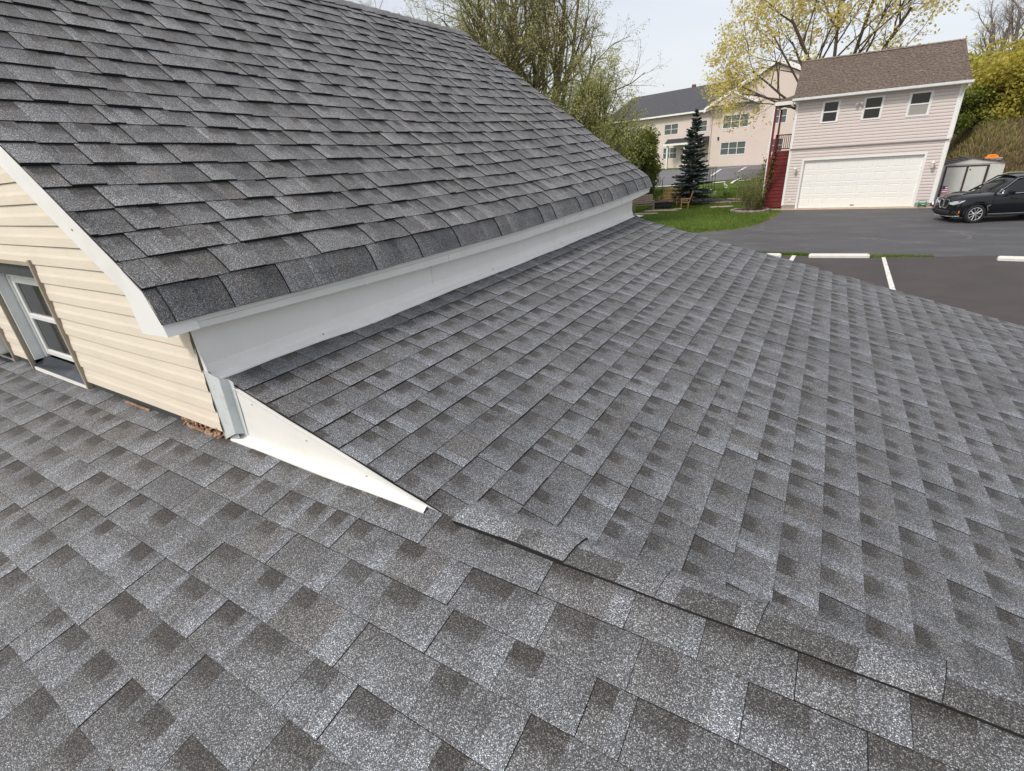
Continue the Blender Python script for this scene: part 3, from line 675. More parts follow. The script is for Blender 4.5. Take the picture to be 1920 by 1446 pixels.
# ================================================================ GROUND
def grid_sheet(name, x0, x1, y0, y1, nx, ny, m, dz=0.0, kind='structure'):
    vs = []; fs = []
    for j in range(ny+1):
        for i in range(nx+1):
            x = x0+(x1-x0)*i/nx; y = y0+(y1-y0)*j/ny; vs.append((x, y, terrain(x, y)+dz))
    for j in range(ny):
        for i in range(nx): a = j*(nx+1)+i; fs.append((a, a+1, a+nx+2, a+nx+1))
    mb = MB(); mb.mesh(vs, fs); o = mb.build(name, m, smooth=True, recalc=False); o['kind'] = kind; return o
def ground_mat():
    m, t, b = nodes('ground_cover'); N = t.nodes.new; K = t.links.new
    tc = N('ShaderNodeTexCoord'); sx = N('ShaderNodeSeparateXYZ'); K(tc.outputs['Object'], sx.inputs[0])
    n = N('ShaderNodeTexNoise'); n.inputs['Scale'].default_value = .7; n.inputs['Detail'].default_value = 8; K(tc.outputs['Object'], n.inputs[0])
    n2 = N('ShaderNodeTexNoise'); n2.inputs['Scale'].default_value = 14; n2.inputs['Detail'].default_value = 4; K(tc.outputs['Object'], n2.inputs[0])
    g = N('ShaderNodeValToRGB'); g.color_ramp.elements[0].position = .3; g.color_ramp.elements[1].position = .72
    g.color_ramp.elements[0].color = (.055, .095, .018, 1); g.color_ramp.elements[1].color = (.125, .18, .04, 1); K(n.outputs[0], g.inputs[0])
    h = N('ShaderNodeValToRGB'); h.color_ramp.elements[0].position = .3; h.color_ramp.elements[1].position = .7
    h.color_ramp.elements[0].color = (.10, .10, .03, 1); h.color_ramp.elements[1].color = (.24, .17, .10, 1); K(n.outputs[0], h.inputs[0])
    mr = N('ShaderNodeMapRange'); mr.inputs[1].default_value = 5.2; mr.inputs[2].default_value = 7.5; K(sx.outputs[0], mr.inputs[0])
    mr2 = N('ShaderNodeMapRange'); mr2.inputs[1].default_value = 36; mr2.inputs[2].default_value = 38; K(sx.outputs[1], mr2.inputs[0])
    mu = N('ShaderNodeMath'); mu.operation = 'MULTIPLY'; K(mr.outputs[0], mu.inputs[0]); K(mr2.outputs[0], mu.inputs[1])
    mx = N('ShaderNodeMix'); mx.data_type = 'RGBA'; K(mu.outputs[0], mx.inputs[0]); K(g.outputs[0], mx.inputs[6]); K(h.outputs[0], mx.inputs[7])
    v = N('ShaderNodeMapRange'); v.inputs[1].default_value = .3; v.inputs[2].default_value = .7; v.inputs[3].default_value = .65; v.inputs[4].default_value = 1.35; K(n2.outputs[0], v.inputs[0])
    sc = N('ShaderNodeVectorMath'); sc.operation = 'SCALE'; K(mx.outputs[2], sc.inputs[0]); K(v.outputs[0], sc.inputs['Scale']); K(sc.outputs[0], b.inputs['Base Color'])
    b.inputs['Roughness'].default_value = .95; b.inputs['Specular IOR Level'].default_value = .1
    bp = N('ShaderNodeBump'); bp.inputs['Strength'].default_value = .8; bp.inputs['Distance'].default_value = .05; K(n2.outputs[0], bp.inputs['Height']); K(bp.outputs[0], b.inputs['Normal'])
    return m
GM = ground_mat()
mb = MB()
def axis(a, b, fine0, fine1, fs_, cs_):
    o = []; v = a
    while v < b: o.append(v); v += fs_ if fine0 <= v < fine1 else cs_
    o.append(b); return o
xs = axis(-320, 320, -22, 24, 1.0, 12); ys = axis(-60, 420, 30, 72, 1.0, 12)
vs = [(x, y, terrain(x, y)) for y in ys for x in xs]; nx = len(xs)
mb.mesh(vs, [(j*nx+i, j*nx+i+1, (j+1)*nx+i+1, (j+1)*nx+i) for j in range(len(ys)-1) for i in range(nx-1)])
tag(mb.build('ground', GM, smooth=True, recalc=False), kind='structure')
def flat_poly(name, pts, z, m, thick=0, kind='structure'):
    mb = MB(); n = len(pts)
    mb.face([(p[0], p[1], z) for p in pts])
    if thick:
        for i in range(n): p, q = pts[i], pts[(i+1) % n]; mb.face([(p[0], p[1], z), (q[0], q[1], z), (q[0], q[1], z-thick), (p[0], p[1], z-thick)])
    o = mb.build(name, m, recalc=False)
    if o.data.polygons[0].normal.z < 0: o.data.flip_normals()
    o['kind'] = kind; return o
# garage frame
GA = 0.02344; GO = Vector((-math.sin(GA)*34.67, math.cos(GA)*34.67, 0))
def GW(x, y): return (GO.x+x*math.cos(GA)-y*math.sin(GA), GO.y+x*math.sin(GA)+y*math.cos(GA))
lawn_edge = [at_z(*p) for p in ((1150, 446), (1240, 441), (1300, 437), (1345, 434), (1380, 430.5), (1410, 425), (1435, 417), (1452, 408), (1462, 400))]
dl = [(-16, 24.5)]+[(p.x, p.y) for p in lawn_edge]+[GW(-1.35, -.42), GW(5.6, -.42), GW(5.7, 2.0), GW(9.5, 2.2), (30, 33), (30, 15), (-16, 15)]
flat_poly('driveway', dl, .004, M['driveway'])
ly = at_z(1560, 478).y
lot = [(-14, 19.95), (1.6, 19.95), (4.5, 20.9), (12, 21.6), (30, 22.0), (30, -8), (-14, -8)]
flat_poly('parking_lot', lot, .010, M['lot'])
ap = [GW(-2.5, -.42), GW(5.65, -.42), GW(5.65, .3), GW(-2.5, .3)]
flat_poly('apron', ap, .035, M['apron'], .035)
# bare verge where lawn meets drive
vg = [(p.x, p.y) for p in lawn_edge[2:]]; vg2 = [(x-.10-.25*max(0, i-3)/4, y+.10+.10*(i > 3)) for i, (x, y) in enumerate(vg)]
flat_poly('verge', vg+vg2[::-1], .007, M['hill_soil'])
# parking lines
def quad_px(name, pts, z, m):
    P = [at_z(*p, z) for p in pts]; return flat_poly(name, [(p.x, p.y) for p in P], z, m)
quad_px('parking_line', [(1652, 479), (1659, 479), (1681, 549), (1670, 549)], .015, M['line'])
quad_px('parking_line', [(1486.5, 477), (1494, 477), (1481, 500), (1471, 500)], .015, M['line'])
# far parking lot by the apartment building
def terr_poly(name, corners, n, m, dz):
    (a, b, c, d) = [Vector((p[0], p[1], 0)) for p in corners]; vs = []
    for j in range(n+1):
        for i in range(n+1):
            p = (a.lerp(b, i/n)).lerp(d.lerp(c, i/n), j/n); vs.append((p.x, p.y, terrain(p.x, p.y)+dz))
    mb = MB(); mb.mesh(vs, [(j*(n+1)+i, j*(n+1)+i+1, (j+1)*(n+1)+i+1, (j+1)*(n+1)+i) for j in range(n) for i in range(n)])
    o = mb.build(name, m, smooth=True, recalc=False); o['kind'] = 'structure'; return o
c = [gnd(1215, 353), gnd(1440, 337)]; d_ = (c[1]-c[0]).normalized(); bk = Vector((-d_.y, d_.x, 0))
if bk.y < 0: bk = -bk
A_ = c[0]-d_*30; B_ = c[1]+d_*8
terr_poly('far_parking_lot', [A_, B_, B_+bk*19.5, A_+bk*19.5], 24, M['lot_far'], .03)
def line_g(p, q, wd, name='parking_line', m=None, dz=.06):
    a, b = gnd(*p), gnd(*q); dd = (b-a).normalized(); nn = Vector((-dd.y, dd.x, 0))*wd/2
    mb = MB(); k = 6
    for i in range(k):
        s, e = a.lerp(b, i/k), a.lerp(b, (i+1)/k)
        mb.face([(v.x, v.y, terrain(v.x, v.y)+dz) for v in (s-nn, e-nn, e+nn, s+nn)])
    tag(mb.build(name, m or M['line'], recalc=False), kind='structure')
line_g((1371, 345.5), (1388, 336), .22); line_g((1331, 333), (1352, 318.5), .22); line_g((1385, 323), (1400, 314), .22); line_g((1294, 345), (1312, 336), .22)
line_g((1228, 352), (1272, 348.5), .3, 'far_kerb'); line_g((1338, 344.5), (1360, 342), .3, 'far_kerb'); line_g((1385, 340.5), (1408, 338.5), .3, 'far_kerb'); line_g((1357, 317), (1390, 314), .3, 'far_kerb')

# wheel stops
def wheel_stop(pl, pr, label):
    a, b = at_z(*pl, .0), at_z(*pr, .0); L_ = (b-a).length; an = math.atan2(b.y-a.y, b.x-a.x)
    mb = MB(); hw = .085; n = [(-hw, 0), (-hw, .07), (-hw*.55, .125), (hw*.55, .125), (hw, .07), (hw, 0)]
    vs = []; st = [0, .05, L_-.05, L_]; sc_ = [.80, 1, 1, .80]
    for x, s in zip(st, sc_): vs += [(x, y*s, z*s) for y, z in n]
    k = len(n); fs = [(i*k+j, i*k+(j+1) % k, (i+1)*k+(j+1) % k, (i+1)*k+j) for i in range(3) for j in range(k)]+[tuple(range(k)), tuple(range(3*k, 4*k))[::-1]]
    mb.mesh(vs, fs); o = mb.build('wheel_stop', M['concrete_white']); o.location = (a.x, a.y, .014); o.rotation_euler = (0, 0, an)
    tag(o, label, 'wheel stop', 'white wheel stops along the grass strip')
wheel_stop((1390, 482), (1464, 483), 'white concrete wheel stop half hidden behind the edge of the side roof')
wheel_stop((1516, 483.5), (1629, 484), 'long white concrete wheel stop between the two painted parking lines')
wheel_stop((1869, 489), (1975, 492), 'white concrete wheel stop at the right edge in front of the dark SUV')

# ================================================================ foliage tools
class Leaves:
    def __init__(s): s.c = []; s.n = []; s.sz = []; s.t = []; s.a = []
    def add(s, p, size, tone, aspect=1.6, d=None): s.c.append(tuple(p)); s.sz.append(size); s.t.append(tone); s.a.append(aspect); s.n.append(tuple(d) if d is not None else (0, 0, 0))
    def build(s, name, m, parent, seed=1):
        n = len(s.c); r = np.random.RandomState(seed); c = np.array(s.c); sz = np.array(s.sz)[:, None]; asp = np.array(s.a)[:, None]
        a = r.normal(size=(n, 3)); dd = np.array(s.n); has = (np.abs(dd).sum(1) > 0)[:, None]; a = np.where(has, dd+a*.25, a); a /= np.linalg.norm(a, axis=1)[:, None]
        b = r.normal(size=(n, 3)); b -= a*(a*b).sum(1)[:, None]; b /= np.linalg.norm(b, axis=1)[:, None]
        a = a*sz*.5; b = b*sz*.5/asp
        V = np.stack([c-a, c+b*1.0, c+a, c-b*1.0], axis=1).reshape(-1, 3)
        me = bpy.data.meshes.new(name); me.vertices.add(4*n); me.vertices.foreach_set('co', V.ravel()); me.loops.add(4*n); me.loops.foreach_set('vertex_index', np.arange(4*n, dtype=np.int32))
        me.polygons.add(n); me.polygons.foreach_set('loop_start', np.arange(0, 4*n, 4, dtype=np.int32)); me.update(calc_edges=True)
        at = me.attributes.new('tone', 'FLOAT_COLOR', 'CORNER'); t = np.clip(np.array(s.t), 0, 1); col = np.stack([t, t, t, np.ones(n)], 1).repeat(4, axis=0).astype(np.float32); at.data.foreach_set('color', col.ravel())
        me.materials.append(m); o = bpy.data.objects.new(name, me); COL.objects.link(o)
        if parent is not None:
            o.parent = parent
            if parent.get('_w'): o.matrix_parent_inverse = Matrix.Translation(-Vector(parent['_w']))
        return o
def grow(mb, lv, r, p, d, L_, rad, lvl, prm):
    nseg = prm['seg'][lvl]; pts = [p.copy()]; rads = [rad]; q = p.copy(); dd = d.normalized(); end = prm['taper'][lvl]
    for i in range(nseg):
        dd = (dd+Vector((r.gauss(0, 1), r.gauss(0, 1), r.gauss(0, 1)))*prm['wig'][lvl]+Vector((0, 0, prm['up'][lvl]))).normalized()
        if prm.get('ok') and not prm['ok'](q+dd*(L_/nseg)):
            if i == 0: return
            nseg = i; break
        q = q+dd*(L_/nseg); pts.append(q.copy()); rads.append(rad*(1-(1-end)*(i+1)/nseg))
    if rad > prm.get('minr', 0): mb.tube(pts, rads, prm['k'][lvl], cap=False)
    if lvl < prm['levels']-1:
        nc = prm['n'][lvl]
        for i in range(nc):
            t = prm['from'][lvl]+(1-prm['from'][lvl])*(i+r.random())/nc; f = t*nseg; k = min(int(f), nseg-1); b = pts[k].lerp(pts[k+1], f-k)
            ax = (pts[k+1]-pts[k]).normalized(); o = ax.orthogonal().normalized(); o = Matrix.Rotation(r.uniform(0, 6.283), 3, ax) @ o
            an = R_(r.uniform(*prm['ang'][lvl])); nd = ax*math.cos(an)+o*math.sin(an)
            grow(mb, lv, r, b, nd, L_*r.uniform(*prm['len'][lvl])*(1.15-.5*t), max(rads[k]*prm['rr'][lvl], .004), lvl+1, prm)
    if lv is not None and lvl >= prm['levels']-prm.get('leaflev', 1):
        for i in range(prm['leaves']):
            t = r.uniform(.15, 1); f = t*nseg; k = min(int(f), nseg-1); b = pts[k].lerp(pts[k+1], f-k)
            s = prm['spread']; b = b+Vector((r.gauss(0, s), r.gauss(0, s), r.gauss(0, s)))
            if prm.get('ok') and not prm['ok'](b): continue
            lv.add(b, prm['leaf']*r.uniform(.6, 1.4), r.gauss(.5, .22)+.12*math.sin(b.x*1.7+b.z*1.3), prm.get('asp', 1.8))

# ---- big budding willow behind the upper roof
def tree_obj(name, label, cat, loc, group=None): return thing(name, label, cat, loc, 0, group, world=True)
W_prm = dict(levels=5, seg=[6, 6, 5, 4, 3], wig=[.07, .10, .13, .16, .2], up=[.04, .05, .03, .0, -.02], taper=[.5, .35, .3, .3, .3], k=[8, 6, 5, 3, 3], n=[6, 6, 6, 6], ang=[(12, 32), (22, 45), (25, 55), (25, 60)],
             len=[(.6, .85), (.5, .75), (.45, .7), (.45, .7)], rr=[.62, .55, .5, .5], leaves=5, spread=.08, leaf=.085, asp=2.2, leaflev=1)
W_prm['from'] = [.3, .25, .2, .15]
def willow(px, Y, ht, nst, seed, spreadx, label, prm=W_prm, leaf='leaf_willow', rad=.34, tilt=.0, bark='bark_mossy', lean=(0, 0, 0)):
    p = at_y(px, 300, Y); base = Vector((p.x, p.y, terrain(p.x, p.y)-.1)); t = tree_obj('willow_tree', label, 'tree', base, 'big budding trees behind the upper roof')
    r = random.Random(seed); mb = MB(); lv = Leaves()
    for i in range(nst):
        a = 6.283*i/nst+r.uniform(-.4, .4); d = Vector((math.cos(a)*spreadx, math.sin(a)*spreadx, 1))+Vector(lean)
        grow(mb, lv, r, base+Vector((math.cos(a)*.25, math.sin(a)*.25, 0)), d, ht*r.uniform(.5, .66), rad*r.uniform(.7, 1.0), 0, prm)
    mb.build('trunk', M[bark], t, smooth=True, recalc=False); lv.build('crown', M[leaf], t, seed)
    print(label, len(mb.f), len(lv.c))
willow(985, 27, 15, 6, 31, .20, 'tall many stemmed budding tree rising directly behind the far end of the roof ridge', rad=.42)
W2_prm = dict(W_prm); W2_prm.update(leaves=7, leaf=.088, n=[7, 6, 6, 6], up=[.05, .03, .01, -.01, -.03]); W2_prm['from'] = [.15, .15, .15, .15]
willow(1085, 27, 9.0, 4, 12, .22, 'fuller pale green budding tree between the roof edge and the open sky', W2_prm, rad=.2)
W3_prm = dict(W_prm); W3_prm.update(leaves=3, leaf=.07)
willow(800, 33, 15, 3, 77, .35, 'sparse bare twigged tree seen above the top of the roof ridge', W3_prm, rad=.22)
# ---- bushes left of the spruce
def bush(p, rx, rz, n, seed, label, leaf, size, name='shrub', cat='shrub', group=None, nb=14, asp=1.7, core=.35, lobes=9):
    t = tree_obj(name, label, cat, p, group); r = random.Random(seed); mb = MB(); lv = Leaves()
    cs = []
    for i in range(lobes):
        a = r.uniform(0, 6.283); q = r.uniform(.1, .8); z = r.uniform(.3, .9)
        cs.append((Vector((math.cos(a)*rx*q*(1.1-.5*z), math.sin(a)*rx*q*(1.1-.5*z), rz*z)), r.uniform(.28, .48)*rx))
    for i in range(nb):
        c_, rr_ = cs[i % lobes]; e = c_+Vector((r.gauss(0, .2), r.gauss(0, .2), 0))*rr_; mid = e*.5+Vector((r.gauss(0, .08), r.gauss(0, .08), 0))*rx
        mb.tube([p+Vector((r.uniform(-.1, .1), r.uniform(-.1, .1), -.05)), p+mid, p+e], [.035*rx+.01, .02*rx+.006, .006], 5, cap=False)
    for i in range(n):
        c_, rr_ = cs[r.randrange(lobes)]; v = Vector((r.gauss(0, 1), r.gauss(0, 1), r.gauss(0, 1))).normalized()*rr_*r.uniform(core, 1.08)
        q = c_+v; q.z = abs(q.z)
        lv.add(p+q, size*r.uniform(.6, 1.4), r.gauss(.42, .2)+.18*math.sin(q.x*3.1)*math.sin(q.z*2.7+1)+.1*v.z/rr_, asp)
    mb.build('trunk', M['bark'], t, smooth=True, recalc=False); lv.build('crown', M[leaf], t, seed); return t
def bp(px, py, Y): p = at_y(px, py, Y); return Vector((p.x, p.y, terrain(p.x, p.y)))
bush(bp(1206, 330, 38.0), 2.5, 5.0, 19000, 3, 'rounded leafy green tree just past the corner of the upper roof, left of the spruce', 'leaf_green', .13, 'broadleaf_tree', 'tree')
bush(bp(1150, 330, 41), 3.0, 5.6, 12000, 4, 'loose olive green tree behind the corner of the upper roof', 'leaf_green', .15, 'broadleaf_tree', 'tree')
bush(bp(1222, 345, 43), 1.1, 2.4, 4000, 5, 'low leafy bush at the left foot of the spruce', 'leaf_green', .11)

# ---- spruce
def spruce(p, ht, wd):
    t = tree_obj('spruce_tree', 'dark blue green spruce standing on the lawn in front of the beige building', 'tree', p); r = random.Random(2); mb = MB(); lv = Leaves()
    mb.tube([p, p+Vector((0, 0, ht*.5)), p+Vector((.03, 0, ht*.97))], [.15, .09, .015], 8, cap=False)
    z = .7
    while z < ht*.985:
        f = (z-.4)/(ht-.4); R = wd*(1-f)**.85*(.72+.28*math.sin(z*7)**2)+.06; nb = int(7+11*(1-f))
        for i in range(nb):
            a = r.uniform(0, 6.283); rr_ = R*r.uniform(.7, 1.15); droop = -.22*(1-f)+.25*f; zz = z+r.uniform(-.08, .08)
            s = p+Vector((0, 0, zz)); e = s+Vector((math.cos(a)*rr_, math.sin(a)*rr_, droop*rr_+.05)); md = (s+e)*.5+Vector((0, 0, -.06*rr_))
            mb.tube([s, md, e], [.018, .012, .005], 3, cap=False)
            m_ = int(20+rr_*70)
            for k in range(m_):
                u = r.uniform(.12, 1)**.8; q = s.lerp(md, u*2) if u < .5 else md.lerp(e, u*2-1)
                side = Vector((-math.sin(a), math.cos(a), 0))*r.gauss(0, .14*(1.15-u)*rr_+.02)
                d = Vector((math.cos(a), math.sin(a), droop*.6))+side.normalized()*1.0
                q = q+side+Vector((0, 0, r.gauss(0, .02)-abs(side.length)*.2))
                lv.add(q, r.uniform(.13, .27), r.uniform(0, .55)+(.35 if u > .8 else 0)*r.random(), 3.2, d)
        z += .20+.05*f
    mb.build('trunk', M['bark'], t, smooth=True, recalc=False); lv.build('crown', M['needle'], t, 4); print('spruce', len(lv.c))
spruce(gnd(1293, 384), 6.0, 1.6)

# ---- yellow leafed tree behind the garage
Y_prm = dict(levels=5, seg=[5, 6, 5, 4, 3], wig=[.05, .10, .14, .17, .2], up=[.02, .02, .0, -.01, -.03], taper=[.6, .4, .3, .3, .3], k=[8, 6, 5, 4, 3], n=[5, 5, 5, 4], ang=[(22, 52), (25, 50), (25, 55), (25, 60)],
             len=[(.65, .9), (.55, .78), (.5, .7), (.45, .65)], rr=[.6, .55, .5, .5], leaves=3, spread=.17, leaf=.19, asp=1.5, leaflev=2)
Y_prm['from'] = [.30, .3, .25, .2]
Y_prm['ok'] = lambda q: q.y > 44.2 or q.x < -3.4 or q.z > 9.6+.25*max(0, 44-q.y)
p = at_y(1572, 112, 46.8); base = Vector((p.x, p.y, 0)); t = tree_obj('yellow_leaf_tree', 'spreading tree with pale yellow spring leaves behind the left end of the garage roof', 'tree', base)
mb = MB(); lv = Leaves(); r = random.Random(21); fork = base+Vector((.05, .1, 4.6))
mb.tube([base, base+Vector((0, .05, 2.3)), fork], [.36, .30, .27], 10, cap=False)
for i, (dx, dy, l) in enumerate(((-.10, 0, 7.8), (.22, .1, 7.8), (-.42, -.1, 7.6), (-1.0, -.3, 7.4), (.50, -.15, 7.2), (-.75, .5, 7.0), (-2.3, -.6, 6.8), (-1.7, .2, 7.2))):
    grow(mb, lv, r, fork, Vector((dx, dy, 1)), l, .14 if abs(dx) < .6 else .09, 0, Y_prm)
mb.build('trunk', M['bark'], t, smooth=True, recalc=False); lv.build('crown', M['leaf_yellow'], t, 9); print('yellow', len(mb.f), len(lv.c))

# ---- hillside trees at the right
def blob_tree(px, py, Y, rx, rz, n, seed, label, leaf, size, lobes=16, name='hill_tree', group='leafy trees on the hillside', z0=None, trunk=.0):
    p = at_y(px, py, Y); g = terrain(p.x, p.y); base = Vector((p.x, p.y, g)); t = tree_obj(name, label, 'tree', base, group); r = random.Random(seed); mb = MB(); lv = Leaves()
    cz = p.z
    cs = []
    for i in range(lobes):
        a = r.uniform(0, 6.283); q = math.sqrt(r.random())*.8; z = r.uniform(-.75, .8); k = math.sqrt(max(.05, 1-z*z))
        cs.append((Vector((p.x+math.cos(a)*rx*q*k, p.y+math.sin(a)*rx*q*k, cz+rz*z)), r.uniform(.22, .42)*rx))
    mb.tube([base-Vector((0, 0, .2)), base.lerp(Vector((p.x, p.y, cz)), .6), Vector((p.x, p.y, cz+rz*.5))], [.22, .16, .05], 7, cap=False)
    for c_, rr_ in cs: mb.tube([base.lerp(Vector((p.x, p.y, cz)), .5), (base+c_)*.5+Vector((0, 0, rz*.25)), c_], [.09, .05, .015], 5, cap=False)
    for i in range(n):
        c_, rr_ = cs[r.randrange(lobes)]; v = Vector((r.gauss(0, 1), r.gauss(0, 1), r.gauss(0, 1)*.75)).normalized()*rr_*r.uniform(.45, 1.1)
        q = c_+v
        if q.z < g+.1: continue
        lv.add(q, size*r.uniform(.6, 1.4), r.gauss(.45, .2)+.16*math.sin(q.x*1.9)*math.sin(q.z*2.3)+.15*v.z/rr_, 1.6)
    mb.build('trunk', M['bark'], t, smooth=True, recalc=False); lv.build('crown', M[leaf], t, seed)
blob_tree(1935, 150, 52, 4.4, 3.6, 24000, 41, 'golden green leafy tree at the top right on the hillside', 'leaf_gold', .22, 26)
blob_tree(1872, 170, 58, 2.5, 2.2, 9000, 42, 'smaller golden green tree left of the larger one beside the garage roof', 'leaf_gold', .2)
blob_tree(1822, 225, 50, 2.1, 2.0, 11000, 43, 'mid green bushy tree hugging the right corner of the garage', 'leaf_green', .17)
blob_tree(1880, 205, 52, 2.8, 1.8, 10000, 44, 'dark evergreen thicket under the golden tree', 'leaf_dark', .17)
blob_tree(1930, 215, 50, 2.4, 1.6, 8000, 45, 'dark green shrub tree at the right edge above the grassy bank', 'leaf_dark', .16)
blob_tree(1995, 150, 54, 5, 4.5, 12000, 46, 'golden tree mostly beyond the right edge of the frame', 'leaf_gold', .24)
B_prm = dict(levels=5, seg=[6, 5, 5, 4, 3], wig=[.05, .10, .13, .16, .2], up=[.03, .05, .04, .03, .02], taper=[.45, .35, .3, .3, .3], k=[6, 5, 4, 3, 3], n=[7, 6, 6, 5], ang=[(18, 38), (22, 45), (25, 50), (25, 55)],
             len=[(.5, .75), (.5, .7), (.45, .65), (.4, .6)], rr=[.55, .5, .5, .5], leaves=0, spread=.1, leaf=.1)
B_prm['from'] = [.25, .2, .2, .2]
def bare_tree(px, Y, ht, seed, label):
    p = at_y(px, 200, Y); base = Vector((p.x, p.y, terrain(p.x, p.y)-.1)); t = tree_obj('bare_tree', label, 'tree', base, 'bare trees on the skyline'); mb = MB(); r = random.Random(seed)
    for k in range(2): grow(mb, None, r, base, Vector((r.uniform(-.2, .2), r.uniform(-.2, .2), 1)), ht*.62, .24, 0, B_prm)
    mb.build('trunk', M['bark_grey'], t, smooth=True, recalc=False)
bare_tree(1845, 82, 12.0, 51, 'pale leafless tree just right of the garage roof peak')
bare_tree(1890, 76, 13.5, 52, 'darker leafless tree behind the golden tree')
bare_tree(1930, 84, 16.5, 53, 'tall leafless tree at the top right edge')

# ---- grass on the lawn, the strip and the bank
def tufts(name, n, fn, m, h, wd, seed, label=None):
    r = random.Random(seed); V = []; T = []
    for i in range(n):
        p = fn(r)
        if p is None: continue
        a = r.uniform(0, 3.1416); hh = h*r.uniform(.5, 1.3); w_ = wd*r.uniform(.6, 1.3); lx, ly_ = r.gauss(0, .35)*hh, r.gauss(0, .35)*hh
        V += [(p[0]-math.cos(a)*w_, p[1]-math.sin(a)*w_, p[2]-.01), (p[0]+math.cos(a)*w_, p[1]+math.sin(a)*w_, p[2]-.01), (p[0]+lx, p[1]+ly_, p[2]+hh)]
        T.append(min(1, max(0, r.gauss(.45, .22)+.25*math.sin(p[0]*.9)*math.sin(p[1]*.7))))
    n = len(T); me = bpy.data.meshes.new(name); me.vertices.add(3*n); me.vertices.foreach_set('co', np.array(V, dtype=np.float32).ravel()); me.loops.add(3*n); me.loops.foreach_set('vertex_index', np.arange(3*n, dtype=np.int32))
    me.polygons.add(n); me.polygons.foreach_set('loop_start', np.arange(0, 3*n, 3, dtype=np.int32)); me.update(calc_edges=True)
    at = me.attributes.new('tone', 'FLOAT_COLOR', 'CORNER'); t = np.array(T); at.data.foreach_set('color', np.stack([t, t, t, np.ones(n)], 1).repeat(3, axis=0).astype(np.float32).ravel())
    me.materials.append(m); o = bpy.data.objects.new(name, me); COL.objects.link(o); o['kind'] = 'stuff'
    if label: o['label'] = label; o['category'] = 'grass'
    return o
def inpoly(x, y, P):
    c = False; j = len(P)-1
    for i in range(len(P)):
        if (P[i][1] > y) != (P[j][1] > y) and x < (P[j][0]-P[i][0])*(y-P[i][1])/(P[j][1]-P[i][1])+P[i][0]: c = not c
        j = i
    return c
def lawn_pt(r):
    x, y = r.uniform(-13, -1.6), r.uniform(24.8, 39.5)
    if inpoly(x, y, dl) or inpoly(x, y, ap): return None
    return (x, y, terrain(x, y))
tufts('lawn_grass', 42000, lawn_pt, M['blade'], .07, .022, 5, 'mown bright green lawn around the garden seats')
def bank_pt(r):
    x, y = r.uniform(-13, -3.2), r.uniform(39.5, 45); return (x, y, terrain(x, y)) if y < 44.5 else None
tufts('slope_grass', 12000, bank_pt, M['blade'], .08, .03, 6, 'green grass slope between the garden bed and the far parking lot')
strip = [(-4.5, 20.05), (1.5, 20.05), (3.3, 20.55), (3.25, 20.62), (1.3, 20.42), (-.5, 20.42), (-4.5, 20.40)]
flat_poly('grass_strip', strip, .018, M['grass'], .018)
def strip_pt(r):
    x, y = r.uniform(-4.5, 3.4), r.uniform(20.0, 20.7); return (x, y, .018) if inpoly(x, y, strip) else None
tufts('strip_grass', 16000, strip_pt, M['blade'], .06, .012, 7, 'narrow strip of green grass between the drive and the wheel stops')
def hill_pt(r):
    x, y = r.uniform(6.2, 22), r.uniform(39, 54)
    if y < 39.6 and x < 9.2: return None
    return (x, y, terrain(x, y))
tufts('hill_grass', 46000, hill_pt, M['straw'], .30, .05, 8, 'tall dry brown grass on the bank behind the shed')
def hillg_pt(r):
    x, y = r.uniform(6.2, 22), r.uniform(40, 54); return (x, y, terrain(x, y)) if r.random() < .25+.75*ss(43, 50, y) else None
tufts('hill_weeds', 13000, hillg_pt, M['leaf_green'], .32, .06, 9, 'green weeds among the dry grass at the top of the bank')

# ================================================================ GARAGE BUILDING
gar = thing('garage_building', 'two storey pale pink sided garage with a wide white door and brown shingle roof', 'garage', GO, GA)
GX0, GX1, DP = -1.40, 5.57, 8.4
def simple_laps(mb, x0, x1, z0, z1, y, e, holes, ax='y', sgn=-1):
    z = z0
    while z < z1-1e-4:
        zt = min(z+e, z1); cuts = [(x0, x1)]
        for a0, a1, c0, c1_ in holes:
            if c0 < zt-.35*e and c1_ > z+.35*e:
                nc = []
                for a, b in cuts:
                    if a1 <= a or a0 >= b: nc.append((a, b)); continue
                    if a0 > a: nc.append((a, a0))
                    if a1 < b: nc.append((a1, b))
                cuts = nc
        for a, b in cuts:
            pr_ = [(z, -.012), (z, .030), (z+(zt-z)*.45, .027), (z+(zt-z)*.855, .012), (z+(zt-z)*.86, -.012)]
            for i in range(4):
                (za, da), (zb, db) = pr_[i], pr_[i+1]
                if ax == 'y': mb.face([(a, y+sgn*da, za), (b, y+sgn*da, za), (b, y+sgn*db, zb), (a, y+sgn*db, zb)])
                else: mb.face([(y+sgn*da, a, za), (y+sgn*da, b, za), (y+sgn*db, b, zb), (y+sgn*db, a, zb)])
        z = zt
DX0, DX1, DZ = -.60, 4.80, 2.60
ov = -.10        # overhang of the upper storey
mb = MB()
simple_laps(mb, GX0, GX1, .24, 3.24, 0, .150, [(DX0-.08, DX1+.08, -.1, DZ+.09)])
simple_laps(mb, 0, DP, .24, 5.7, GX1, .125, [], 'x', 1); simple_laps(mb, 0, DP, .24, 5.7, GX0, .125, [], 'x', -1)
mb.box(GX0+.01, GX1-.01, .20, DP, .24, 5.7); mb.box(GX0+.01, DX0-.02, .004, .199, .24, 3.3); mb.box(DX1+.02, GX1-.01, .004, .199, .24, 3.3); mb.box(DX0-.019, DX1+.019, .004, .199, DZ+.02, 3.3)
mb.build('lower_wall', M['pink_siding'], gar, recalc=False)
WN = [(-.14, .62, 4.48, 5.42), (1.70, 2.52, 4.46, 5.42), (3.60, 4.48, 4.43, 5.42)]
